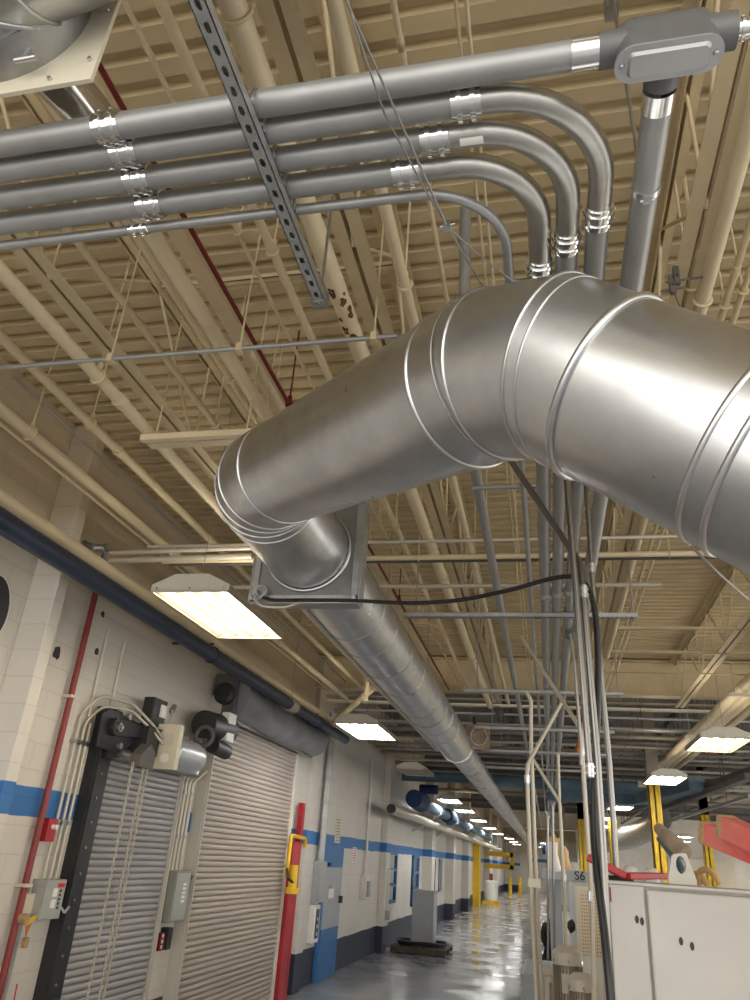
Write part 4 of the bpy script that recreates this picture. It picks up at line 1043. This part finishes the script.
# things at the far end of the aisle
for k, (x, y) in enumerate(((-3.05, 66), (-2.3, 66.5), (.05, 66))):
    tag(MB().cyl((x, y, 0), (x, y, 1.25), .14, n=16).build('bollard', 'yellow'), 'yellow bollard at the end of the aisle, %s from the left wall' % ORD[k], 'bollard')
t = thing('yellow_gate_frame', 'yellow steel frame hanging at the far end of the left wall', 'frame', (-3.2, 52, 1.9))
b = MB()
for z in (1.8, 2.5): b.box(-3.9, -2.2, 51.9, 52.1, z, z + .28)
b.box(-2.4, -2.15, 51.9, 52.1, 1.8, 2.78); b.build('frame', 'yellow', t)
t = thing('waste_drum', 'white drum standing by the left wall far down the aisle', 'drum', (-3.2, 47, 0))
b = MB().rev([(.001, .18), (.38, .18), (.40, .3), (.40, .7), (.38, 1.15), (.36, 1.2), (.001, 1.2)], (-3.3, 48, 0), (0, 0, 1), 24); b.build('body', 'machine_white', t)
MB().box(-3.75, -2.85, 47.6, 48.4, 0, .18).build('base', 'yellow', t); MB().cyl((-3.3, 48, 1.2), (-3.3, 48, 1.55), .1, n=12).build('cap', 'dark_red', t)
for k, x in enumerate((-.15, .75)):
    t = tag(MB().box(x - .3, x + .3, 58, 58.1, 2.9 + .25 * k, 3.5 + .25 * k).build('hanging_sign', 'dark_blue'), 'dark blue panel hanging at the far end of the aisle, %s one' % ('left', 'right')[k], 'panel')
t = thing('door_4', 'pale roll-up door with blue header in the end wall', 'door', (-1.2, 75.9, 0)); t['kind'] = 'structure'
MB().box(-2.6, .1, 75.9, 76, 0, 3.2).build('curtain', 'white_paint', t); MB().box(-1.6, -.2, 75.85, 75.9, 2.5, 2.75).build('header', 'blue_paint', t)

# ------------------------------------------------------------------ vertical conduits at the aisle edge
def vcond(pts, r, m, label, rad=.08, coup=(), name='vertical_conduit', cat='conduit', n=12):
    P = fillet(pts, rad, 6)
    o = tag(MB().tube(P, r, n).build(name, m), label, cat)
    for (p, d) in coup: coupling('coupling', p, d, r, o, 'galv', L=max(.05, r * 4))
    return o
YV = 3.12
vcond([(0.131,3.120,3.647), (0.146,3.120,3.129), (0.162,3.120,2.391), (0.166,3.120,2.325)], .0135, 'emt', 'shiny vertical conduit ending where the black hose comes out, left of the trio', coup=(((0.164,3.120,2.354), (0, 0, 1)),))
vcond([(-0.154,3.300,3.881), (-0.004,3.250,3.582), (0.173,3.160,3.223), (0.178,3.140,3.090), (0.194,3.140,2.395), (0.194,3.140,1.898), (0.192,3.140,1.610), (0.201,3.140,1.337)], .0150, 'emt', 'shiny vertical conduit in the middle of the trio, bending left under the elbow', coup=(((0.180,3.140,3.081), (0, 0, 1)), ))
vcond([(0.248,3.550,3.835), (0.249,3.550,3.248), (0.270,3.550,2.448), (0.270,3.550,1.990)], .0125, 'emt', 'shiny vertical conduit dropping to the cabinet top, right of the trio', coup=(((0.248,3.550,3.346), (0, 0, 1)), ))
vcond([(-0.165,5.900,3.656), (0.109,5.400,3.089), (0.222,5.000,2.805), (0.221,5.000,2.684), (0.232,5.000,1.831), (0.216,5.000,1.371), (0.205,5.000,0.847)], .0135, 'cream_conduit', 'cream conduit slanting down from the strut and dropping in front of the perforated machine panel', coup=(((0.221,5.000,2.672), (0, 0, 1)), ((0.223,5.000,1.876), (0, 0, 1))))
vcond([(0.161,4.400,3.256), (0.176,4.400,3.101), (0.191,4.400,2.628), (0.185,4.400,2.523)], .010, 'emt', 'thin bright conduit dropping from the round conduit fitting')
vcond([(0.154,6.500,3.286), (-0.036,6.500,2.956), (-0.146,6.500,2.762), (-0.156,6.500,2.669), (-0.140,6.500,1.713), (-0.115,6.500,1.024), (-0.082,6.500,0.301)], .0165, 'cream_conduit', 'cream conduit at the aisle edge with a slanted top, left one of the pair', coup=(((-0.156,6.500,2.646), (0, 0, 1)),))
vcond([(-0.152,6.600,3.366), (-0.111,6.600,3.299), (-0.119,6.600,2.967), (-0.104,6.600,1.712), (-0.081,6.600,1.012), (-0.050,6.600,0.278)], .0165, 'cream_conduit', 'cream conduit at the aisle edge rising straight to the struts, right one of the pair')
p = V((-0.120,6.500,1.897)); b = MB().box(p.x - .045, p.x + .05, p.y - .03, p.y + .12, p.z - .03, p.z + .03)
tag(b.build('conduit_clamp', 'cream_conduit'), 'clamp block joining the pair of cream conduits at the aisle edge', 'clamp')
vcond([(-0.115,7.000,2.865), (0.102,7.000,2.523), (0.111,7.000,1.711), (0.108,7.000,1.446)], .015, 'cream_conduit', 'cream conduit slanting right then dropping onto the larger motor', coup=(((0.113,7.000,1.943), (0, 0, 1)),))
vcond([(0.108,7.300,2.955), (0.106,7.300,2.562)], .013, 'cream_conduit', 'short straight cream conduit joining the slanting one above the machines')
vcond([(0.135,9.000,2.663), (0.082,9.000,2.691), (0.053,9.000,2.628), (0.031,9.000,1.602), (0.015,9.000,0.915)], .014, 'emt', 'slim grey conduit with hooked top standing among the machines')
vcond([(-0.032,10.000,2.647), (-0.005,10.000,2.581), (-0.033,10.000,1.553), (-0.050,10.000,1.075)], .014, 'emt', 'slim grey conduit farther back among the machines')
# black hose
hp = [(-1.677,4.100,3.388), (-1.570,4.050,3.352), (-1.316,3.950,3.318), (-1.047,3.850,3.282), (-0.677,3.700,3.217), (-0.402,3.600,3.200), (-0.145,3.450,3.200), (0.044,3.350,3.218), (0.153,3.260,3.194), (0.204,3.220,3.127), (0.227,3.220,3.017), (0.227,3.220,2.807), (0.208,3.220,2.560), (0.184,3.220,2.347), (0.171,3.200,2.146), (0.172,3.150,1.976), (0.180,3.100,1.821), (0.185,3.050,1.649), (0.193,3.050,1.407)]
def smooth(pts, k=3):
    pts = [V(p) for p in pts]; out = []
    for i in range(len(pts) - 1):
        p0, p1, p2, p3 = pts[max(i - 1, 0)], pts[i], pts[i + 1], pts[min(i + 2, len(pts) - 1)]
        for j in range(k):
            t = j / k; out.append(.5 * ((2 * p1) + (p2 - p0) * t + (2 * p0 - 5 * p1 + 4 * p2 - p3) * t * t + (3 * p1 - p0 - 3 * p2 + p3) * t ** 3))
    out.append(pts[-1]); return out
hs = smooth(hp, 4); nr = len(hs)
rads = [.011 if i < 36 else min(.0145, .011 + (i - 36) * .0004) for i in range(nr)]
tag(MB().tube(hs, rads, 12).build('black_hose', 'rubber'), 'black rubber hose strung from the square flange to the vertical conduits and down', 'hose')
b = MB().tube(smooth([(-1.720,4.080,3.375), (-1.648,4.050,3.315), (-1.501,4.050,3.308), (-1.410,4.050,3.339)], 4), .008, 8)
tag(b.build('cable', 'cream_conduit'), 'short cream cable looped under the square duct flange', 'cable')
b = MB()
for k in range(3):
    c = V((-1.704,4.080,3.401)); b.torus(c + V((.012 * k, 0, .01 * k)), (0, 1, .2 * k), .035, .006, 16, 6)
tag(b.build('cable_clamp', 'galv_dull'), 'ring clamp at the lower left corner of the duct flange', 'clamp')

# ------------------------------------------------------------------ machines at the right
t = thing('control_cabinet', 'large beige control cabinet with paired latch holes at the lower right', 'cabinet', (1.0, 3.4, 0))
CY = 3.35; zt = (0.221,3.350,1.977)[2]; cx0 = (0.220,3.350,1.970)[0]; cx1 = (0.357,3.350,1.977)[0]; cx2 = 1.75
MB().box(cx0, cx2, CY + .02, CY + .75, 0, zt - .012).build('body', 'cabinet', t)
ld_ = MB().box(cx0 + .001, cx1 - .006, CY, CY + .02, .05, zt - .012).build('left_door', 'cabinet', t, bevel=.004)
rd_ = MB().box(cx1 + .002, cx2, CY - .012, CY + .02, .05, zt - .022).build('right_door', 'cabinet', t, bevel=.008)
MB().box(cx0 - .004, cx2 + .01, CY - .01, CY + .76, zt - .012, zt).build('lid', 'cabinet', t, bevel=.003)
for (a, c, yy) in (((0.317,3.350,1.851), (0.335,3.350,1.846), CY), ((0.466,3.350,1.793), (0.503,3.350,1.780), CY - .012)):
    b = MB()
    for p in (a, c):
        ring = [(p[0] + .0075 * math.cos(2 * PI * i / 16), yy - .0015, p[2] + .014 * math.sin(2 * PI * i / 16)) for i in range(16)]
        b.prism(ring, (0, .004, 0))
    b.build('latch_hole', 'ink', ld_ if yy == CY else rd_)
p = V((0.213,3.350,1.915)); b = MB().box(cx0 - .004, cx0, CY + .1, CY + .2, p.z - .14, p.z + .05); b.build('warning_label', 'dark_red', t)
p = (0.225,3.350,1.933); MB().box(p[0] - .008, p[0] + .004, CY - .0012, CY + .001, p[2] - .03, p[2] + .02).build('sticker', 'dark_red', t, 'dark red sticker')
p = (0.217,3.350,1.868); MB().box(p[0] - .006, p[0] + .004, CY - .0012, CY + .001, p[2] - .05, p[2] + .05).build('label_strip', 'machine_grey', t)
# second machine beneath (out of frame floor side)
# red lever over the cabinet
a, c, e = V((0.152,3.400,2.054)), V((0.294,3.450,1.996)), V((0.466,3.700,2.006))
t = thing('red_lever', 'red bent bar resting over the left corner of the beige cabinet', 'lever', c)
b = MB().bar(a, c, .028, .028); b.bar(c, e, .05, .024); b.build('bar', 'red_paint', t, bevel=.004)
b = MB().bar(V((0.222,3.500,1.968)), V((0.332,3.600,1.975)), .02, .05); b.build('base_bar', 'black', t)
# red square bars with worn ends
for k, (p0, p1) in enumerate((((0.525,2.900,2.145), (0.684,2.600,2.055)), ((0.556,2.750,2.159), (0.671,2.450,2.064)))):
    p0, p1 = V(p0), V(p1); d = (p1 - p0).normalized(); h = (.068, .066)[k]
    t = thing('red_beam', ('lower', 'upper')[k] + ' red square bar with a worn wooden end poking in at the right edge', 'bar', p0)
    MB().bar(p0 + d * .012, p1 + d * .9, .06, h).build('bar', 'pink_red', t, bevel=.005)
    MB().bar(p0 - d * .012, p0 + d * .016, .064, h * 1.06).build('worn_end', 'worn_wood', t, bevel=.006)
tag(MB().box(1.2, 2.2, 2.6, 3.2, 0, 1.62).build('press_unit', 'cabinet', bevel=.02), 'beige machine base carrying the red bars outside the right edge', 'machine')
# white bracket with hole, cloth sleeve, tan hoses
YB = 5.6
t = thing('tool_bracket', 'white slanted bracket plate with an oval hole behind the beige cabinet', 'bracket', (0.824,5.600,1.994))
outer = [(0.738,5.600,1.977), (0.779,5.600,2.142), (0.865,5.600,2.153), (0.914,5.600,2.001), (0.908,5.600,1.944), (0.733,5.600,1.931)]
cen = V((0.827,5.600,2.081)); n = 24
hole = [cen + V((.030 * math.cos(2 * PI * i / n), 0, .052 * math.sin(2 * PI * i / n))) for i in range(n)]
def poly_ray(poly, c, a):
    d = V((math.cos(a), 0, math.sin(a))); best = None
    for i in range(len(poly)):
        p, q = V(poly[i]), V(poly[(i + 1) % len(poly)]); e = q - p; den = d.x * e.z - d.z * e.x
        if abs(den) < 1e-9: continue
        w_ = p - c; tt = (w_.x * e.z - w_.z * e.x) / den; ss = (w_.x * d.z - w_.z * d.x) / den
        if tt > 0 and -1e-6 <= ss <= 1 + 1e-6 and (best is None or tt < best): best = tt
    return c + d * best
outr = [poly_ray(outer, cen, 2 * PI * i / n) for i in range(n)]
b = MB(); D3 = V((0, .05, 0))
for i in range(n):
    j = (i + 1) % n
    b.add([outr[i], outr[j], hole[j], hole[i]], [(0, 1, 2, 3)]); b.add([outr[i] + D3, outr[j] + D3, hole[j] + D3, hole[i] + D3], [(3, 2, 1, 0)])
    b.add([outr[i], outr[j], outr[j] + D3, outr[i] + D3], [(3, 2, 1, 0)]); b.add([hole[i], hole[j], hole[j] + D3, hole[i] + D3], [(0, 1, 2, 3)])
b.build('plate', 'machine_white', t)
tag(MB().tube([(0.745,5.900,2.308), (0.791,5.800,2.244), (0.842,5.750,2.190), (0.880,5.700,2.150)], [.035, .05, .055, .05], 14).build('hose_sleeve', 'sleeve'), 'brown cloth-wrapped hose slanting down to the white bracket', 'hose')
tag(MB().tube([(0.765,6.000,2.249), (0.821,5.900,2.155), (0.841,5.750,2.065), (0.839,5.700,1.994)], .03, 12).build('hose_sleeve', 'steel_blue'), 'grey-blue hose running behind the cloth-wrapped hose', 'hose')
for k in range(3):
    pts = smooth([(0.973,5.900,1.978), (0.979,5.850,2.050), (1.022,5.800,2.065), (1.057,5.750,2.027), (1.077,5.750,1.987)], 4)
    off = V((-.05 * k, .12 * k, -.03 * k))
    tag(MB().tube([p + off for p in pts], .020, 10).build('tan_hose', 'hose_tan'), 'tan looped hose behind the cabinet, %s' % ('front one', 'middle one', 'back one')[k], 'hose')
for k, (q) in enumerate(((0.592,6.500,2.028), (0.741,6.500,2.025))):
    q = V(q); b = MB().rev([(.001, .035), (.03, .035), (.05, .02), (.06, -.02), (.06, -.1), (.001, -.1)], q, (0, 0, 1), 20)
    tag(b.build('vent_cap', 'machine_white'), 'round white vent cap behind the cabinet, %s one' % ('left', 'right')[k], 'cap')
t = tag(MB().box(.55, 3.6, 5.3, 7.0, 0, (0.607,6.000,1.962)[2]).build('hydraulic_unit', 'machine_cream', bevel=.02), 'cream machine body behind the beige cabinet', 'machine')
# motors
def motor(px, name, r, zt, x, y, label):
    t = thing('electric_motor', label, 'motor', (x, y, zt - 5 * r))
    b = MB().rev([(.001, 0), (r * .55, 0), (r * .85, -.03 * r / .125), (r, -.35 * r), (r * 1.02, -1.05 * r), (r * .9, -1.1 * r)], (x, y, zt), (0, 0, 1), 28); b.build('fan_cowl', 'beige_motor', t)
    MB().cyl((x, y, zt - 4.6 * r), (x, y, zt - 1.0 * r), r * .80, n=24).build('body', 'beige_motor', t)
    b = MB()
    for i in range(26):
        a = 2 * PI * i / 26; e = V((math.cos(a), math.sin(a), 0)); c = V((x, y, 0))
        p = c + e * r * .86; b.bar((p.x, p.y, zt - 4.3 * r), (p.x, p.y, zt - 1.1 * r), .010, r * .2, up=(e.x, e.y, 0))
    b.build('cooling_fins', 'brown_steel', t)
    b = MB()
    for a in (-.5, -1.5, -2.6): b.cyl((x + r * math.cos(a), y + r * math.sin(a), zt - .85 * r), (x + r * 1.06 * math.cos(a), y + r * 1.06 * math.sin(a), zt - .85 * r), .012, n=8)
    b.build('screw', 'chrome', t)
    MB().box(x - r * .45, x + r * .1, y - r * 1.15, y - r * .7, zt - 2.6 * r, zt - 1.5 * r).build('terminal_box', 'beige_motor', t, bevel=.006)
    MB().cyl((x, y, zt - 4.9 * r), (x, y, zt - 4.5 * r), r * 1.1, n=24).build('mount_flange', 'beige_motor', t)
    return t
q = (0.116,7.000,1.461); motor(0, 0, .118, q[2], q[0], 7.0, 'larger beige finned electric motor standing by the aisle')
q = (0.206,6.600,1.328); motor(0, 0, .102, q[2], q[0], 6.6, 'smaller beige finned electric motor in front of the larger one')
q = V((-0.022,7.200,1.266)); t = thing('pump_fitting', 'small beige pump fitting left of the larger motor', 'pump', (q.x, q.y, q.z - .5))
b = MB().rev([(.001, .02), (.05, .02), (.06, 0), (.06, -.03), (.045, -.04), (.045, -.36), (.06, -.38), (.06, -.44)], q, (0, 0, 1), 20); b.build('body', 'beige_motor', t)
MB().box(q.x - .012, q.x + .012, q.y - .05, q.y - .044, q.z - .28, q.z - .08).build('label_strip', 'sleeve', t)
b = MB()
for i in range(5): b.cyl((q.x + .10, q.y - .02, q.z - .05 - i * .09), (q.x + .16, q.y - .02, q.z - .05 - i * .09), .03, n=10)
b.build('valve', 'galv_dull', t)
tag(MB().box(-.12, .62, 6.35, 7.6, 0, .86).build('hydraulic_unit', 'machine_cream', bevel=.02), 'cream hydraulic unit base carrying the two motors', 'machine')
# perforated panel machine
ya = 8.6; p00 = V((0.234,8.600,1.874)); p11 = V((0.476,8.600,1.283))
t = thing('press_machine', 'cream machine with perforated guard panel and black plugs on its side', 'machine', (p00.x + .2, 9.2, 0))
MB().box(p00.x, p00.x + .9, ya, 11.0, 0, p00.z).build('body', 'machine_white', t, bevel=.01)
MB().box(p00.x + .03, p00.x + .88, ya - .012, ya, p11.z, p00.z - .03).build('guard_panel', 'machine_cream', t)
b = MB()
for i in range(15):
    for j in range(18): b.box(p00.x + .06 + i * .022, p00.x + .070 + i * .022, ya - .014, ya - .011, p00.z - .08 - j * .03, p00.z - .092 - j * .03)
b.build('perforation', 'sleeve', t)
for i in range(4):
    for j in range(2):
        yy = 8.8 + i * .35; zz = p00.z - .35 - j * .62 - i * .03
        MB().cyl((p00.x, yy, zz), (p00.x - .05, yy, zz - .03), .05, n=10).build('plug', 'black', t)
MB().box(p00.x + .3, p00.x + .36, ya - .04, ya - .012, p11.z + .2, p11.z + .3).build('handle', 'machine_grey', t)
# beam with number
ya = 11.6; q0 = V((-0.115,11.600,2.007)); q1 = V((0.658,11.600,1.890))
t = thing('machine_beam', 'grey machine crossbeam marked S6', 'beam', (q0.x, ya, q1.z))
MB().box(q0.x, q0.x + 1.6, ya, ya + .5, q1.z - .02, q0.z).build('beam', 'machine_grey', t, bevel=.01)
tx = bpy.data.curves.new('lettering', 'FONT'); tx.body = 'S6'; tx.size = .15; tx.extrude = .002; tx.offset = .0015
to = bpy.data.objects.new('lettering', tx); COL.objects.link(to); to.parent = t
w_ = V((0.326,11.600,1.897)); to.location = V((w_.x, ya - .006, w_.z)) - V(t['base']); to.rotation_euler = (PI / 2, 0, 0); tx.materials.append(MATS['ink'])
for xx, nm in ((q0.x + .1, 'left_leg'), (q0.x + 1.4, 'right_leg')):
    MB().box(xx, xx + .16, ya + .1, ya + .3, 0, q1.z - .02).build('leg', 'machine_grey', t)
# robot sleeve (tan) on the beam
t = thing('industrial_robot', 'tan sleeved robot arm standing above the grey crossbeam', 'robot arm', (0.157,11.900,2.026))
pts = [(0.196,11.870,1.978), (0.215,11.870,2.105), (0.167,11.900,2.256), (0.101,11.930,2.343), (0.047,11.960,2.379)]
MB().tube(smooth(pts, 3), [.06 + .03 * math.sin(i * .9) ** 2 for i in range(13)], 16).build('sleeve', 'hose_tan', t)
MB().tube(smooth([(0.043,11.102,2.328), (0.037,11.102,2.171), (0.081,11.102,1.972)], 3), .08, 14).build('robot_forearm', 'machine_white', t)
# more machines along the aisle
def machine(x0, x1, y0, y1, z1, m, label, extra=None):
    t = thing('machine', label, 'machine', ((x0 + x1) / 2, (y0 + y1) / 2, 0))
    MB().box(x0, x1, y0, y1, .12, z1).build('body', m, t, bevel=.02); MB().box(x0 + .05, x1 - .05, y0 + .05, y1 - .05, 0, .12).build('plinth', 'dark_steel', t)
    b = MB()
    for i in range(3): MB().box(x0 - .02, x0, y0 + .15 + i * .5, y0 + .45 + i * .5, z1 * .45, z1 * .8).build('panel', 'box_grey', t)
    return t
machine(.12, 1.0, 13.2, 15.2, 1.35, 'machine_white', 'white machine enclosure by the aisle behind the grey crossbeam')
machine(-.34, .0, 9.8, 11.3, .95, 'machine_grey', 'low grey machine cart by the aisle edge')
t = machine(.0, .8, 17, 19.5, 1.3, 'machine_grey', 'dark grey machine with black hoses farther along the aisle')
random.seed(9)
for i in range(9): 
    p = V((-.08 + random.uniform(-.05, .1), 16.6 + random.uniform(0, 1.5), random.uniform(.5, 1.3))); MB().tube([p, p + V((-.08, -.1, -.2)), p + V((.02, .1, -.45))], .04, 8).build('hose', 'black', t)

machine(.1, 1.2, 22, 26, 1.9, 'machine_white', 'tall white machine far along the right side of the aisle')
machine(.3, 1.6, 31.5, 37, 2.3, 'machine_white', 'farthest pale machine on the right side of the aisle')
machine(2.2, 4.6, 12, 16, 1.9, 'machine_white', 'wide white machine below the yellow column')
machine(5.2, 8.5, 14, 20, 2.3, 'machine_grey', 'large grey machine far back at the right edge')
# yellow columns at the right
for k, (px_, y, lb) in enumerate((((2.125,17.000,2.666)[0], 17.0, 'yellow building column under the right-hand light'), ((2.018,27.000,2.685)[0], 27, 'yellow building column seen behind the shiny conduits'), ((1.174,30.000,2.532)[0], 30, 'yellow building column farthest along the machine row'), ((4.379,24.500,2.785)[0], 24.5, 'slim yellow building column near the right edge'))):
    w2 = (.115, .13, .13, .12)[k]
    b = MB().box(px_ - w2, px_ + w2, y - w2, y - w2 + .03, 0, 5.0 if k else 3.7); b.box(px_ - w2, px_ + w2, y + w2 - .03, y + w2, 0, 5.0 if k else 3.7); b.box(px_ - .015, px_ + .015, y - w2, y + w2, 0, 5.0 if k else 3.7)
    b.box(px_ - w2, px_ - w2 + .02, y - w2, y + w2, 0, 3.7)
    o = tag(b.build('steel_column', 'yellow'), lb, 'column')
    MB().box(px_ - w2, px_ + w2, y - w2, y + w2, 3.7, DZ).build('upper_column', 'brown_steel', o)
# blue-grey bent duct at the right
P = [V((-0.006,21.348,3.750)), V((2.262,20.790,3.750)), V((2.968,16.962,3.750))]
P[1].y = P[0].y; P[2].z = P[1].z
b = MB()
def duct_ring(p, n): 
    r_ = V((n.y, -n.x, 0)).normalized(); return [p + r_ * a * .16 + V((0, 0, c * .13)) for a, c in ((-1, -1), (1, -1), (1, 1), (-1, 1))]
n1 = (P[1] - P[0]).normalized(); n2 = (P[2] - P[1]).normalized()
loft(b, [duct_ring(P[0], n1), duct_ring(P[1] - n1 * .3, n1), duct_ring(P[1] + n2 * .3, n2), duct_ring(P[2], n2)], False)
o = tag(b.build('air_duct', 'steel_blue'), 'nearer blue-grey square duct bending right below the lit fixture', 'duct')
for p in (P[0] + n1 * .5, P[1]): MB().cyl(p + V((0, 0, .1)), (p.x, p.y, DZ), .012, n=6).build('hanger', 'dark_steel', o)
p0, p1 = V((-1.172,20.422,3.950)), V((2.189,19.471,3.950)); p1.y = p0.y
o = tag(MB().cyl(p0, p1, .15, n=20).build('air_duct', 'steel_blue'), 'farther blue-grey duct running straight behind the bent one', 'duct')
for f_ in (.3, .9): p = p0.lerp(p1, f_); MB().cyl(p + V((0, 0, .1)), (p.x, p.y, DZ), .012, n=6).build('hanger', 'dark_steel', o)
# dark trays at right far
for k, (a, c, m) in enumerate((((2.867,23.029,3.600), (3.271,13.918,3.600), 'dark_steel'), ((3.490,25.284,3.500), (3.751,16.177,3.500), 'conduit'), ((2.512,23.293,3.700), (3.476,14.059,3.750), 'dark_steel'))):
    o = tag(MB().bar(a, c, .16 if m == 'dark_steel' else .06, .10 if m == 'dark_steel' else .06).build('cable_tray', m), ('black cable tray slanting up at the right edge, lower', 'bright rail slanting up at the right edge', 'black cable tray slanting up at the right edge, upper')[k], 'tray')
    for f_ in (.2, .8): p = V(a) * (1 - f_) + V(c) * f_; MB().cyl(p, (p.x, p.y, DZ), .01, n=6).build('hanger', 'dark_steel', o)
# big grey flexible duct far right
tag(MB().tube(smooth([(1.780,30.000,2.957), (2.468,28.000,3.094), (3.048,26.000,3.342), (3.237,25.000,3.580)], 4), .35, 16).build('flexible_duct', 'galv_dull'), 'distant grey flexible duct behind the yellow column', 'duct')
tag(MB().box(6.2, 9.5, 46.4, 46.95, 0, 3).build('storage_rack', 'cream_plate'), 'cream cupboard front against the far right wall', 'cupboard')
# orange drop
tag(MB().tube([((0.666,14.500,4.786)[0], 14.5, 5.3), (0.666,14.500,4.786), (0.660,14.500,4.336), (0.550,14.500,3.893)], .05, 8).build('cable_sleeve', 'orange'), 'orange cable sleeve hanging behind the vertical conduits', 'cable')

# ------------------------------------------------------------------ camera, world, view
cam = bpy.data.cameras.new('camera'); co = bpy.data.objects.new('camera', cam); COL.objects.link(co)
cam.sensor_fit = 'VERTICAL'; cam.sensor_height = 24.0; cam.lens = 24.0 * .7388; cam.clip_start = .05; cam.clip_end = 300
p_, r_, y_ = 0.448188422, 0.0741470047, -0.240970176
fw = V((math.sin(y_) * math.cos(p_), math.cos(y_) * math.cos(p_), math.sin(p_))); rt = V((math.cos(y_), -math.sin(y_), 0)); up = rt.cross(fw)
r2 = rt * math.cos(r_) + up * math.sin(r_); u2 = -rt * math.sin(r_) + up * math.cos(r_)
M = Matrix((r2, u2, -fw)).transposed().to_4x4(); M.translation = V((0, 0, 2.0)); co.matrix_world = M
S.camera = co
w = bpy.data.worlds.new('world'); S.world = w; w.use_nodes = True
w.node_tree.nodes['Background'].inputs[0].default_value = (1.0, .965, .90, 1); w.node_tree.nodes['Background'].inputs[1].default_value = 2.15
S.view_settings.view_transform = 'Standard'; S.view_settings.look = 'None'; S.view_settings.gamma = 1; S.view_settings.use_curve_mapping = False
S.view_settings.exposure = 0.45
S.cycles.use_denoising = True
S.cycles.max_bounces = 8; S.cycles.diffuse_bounces = 5; S.cycles.glossy_bounces = 4
for o in S.objects:
    if 'base' in o: del o['base']
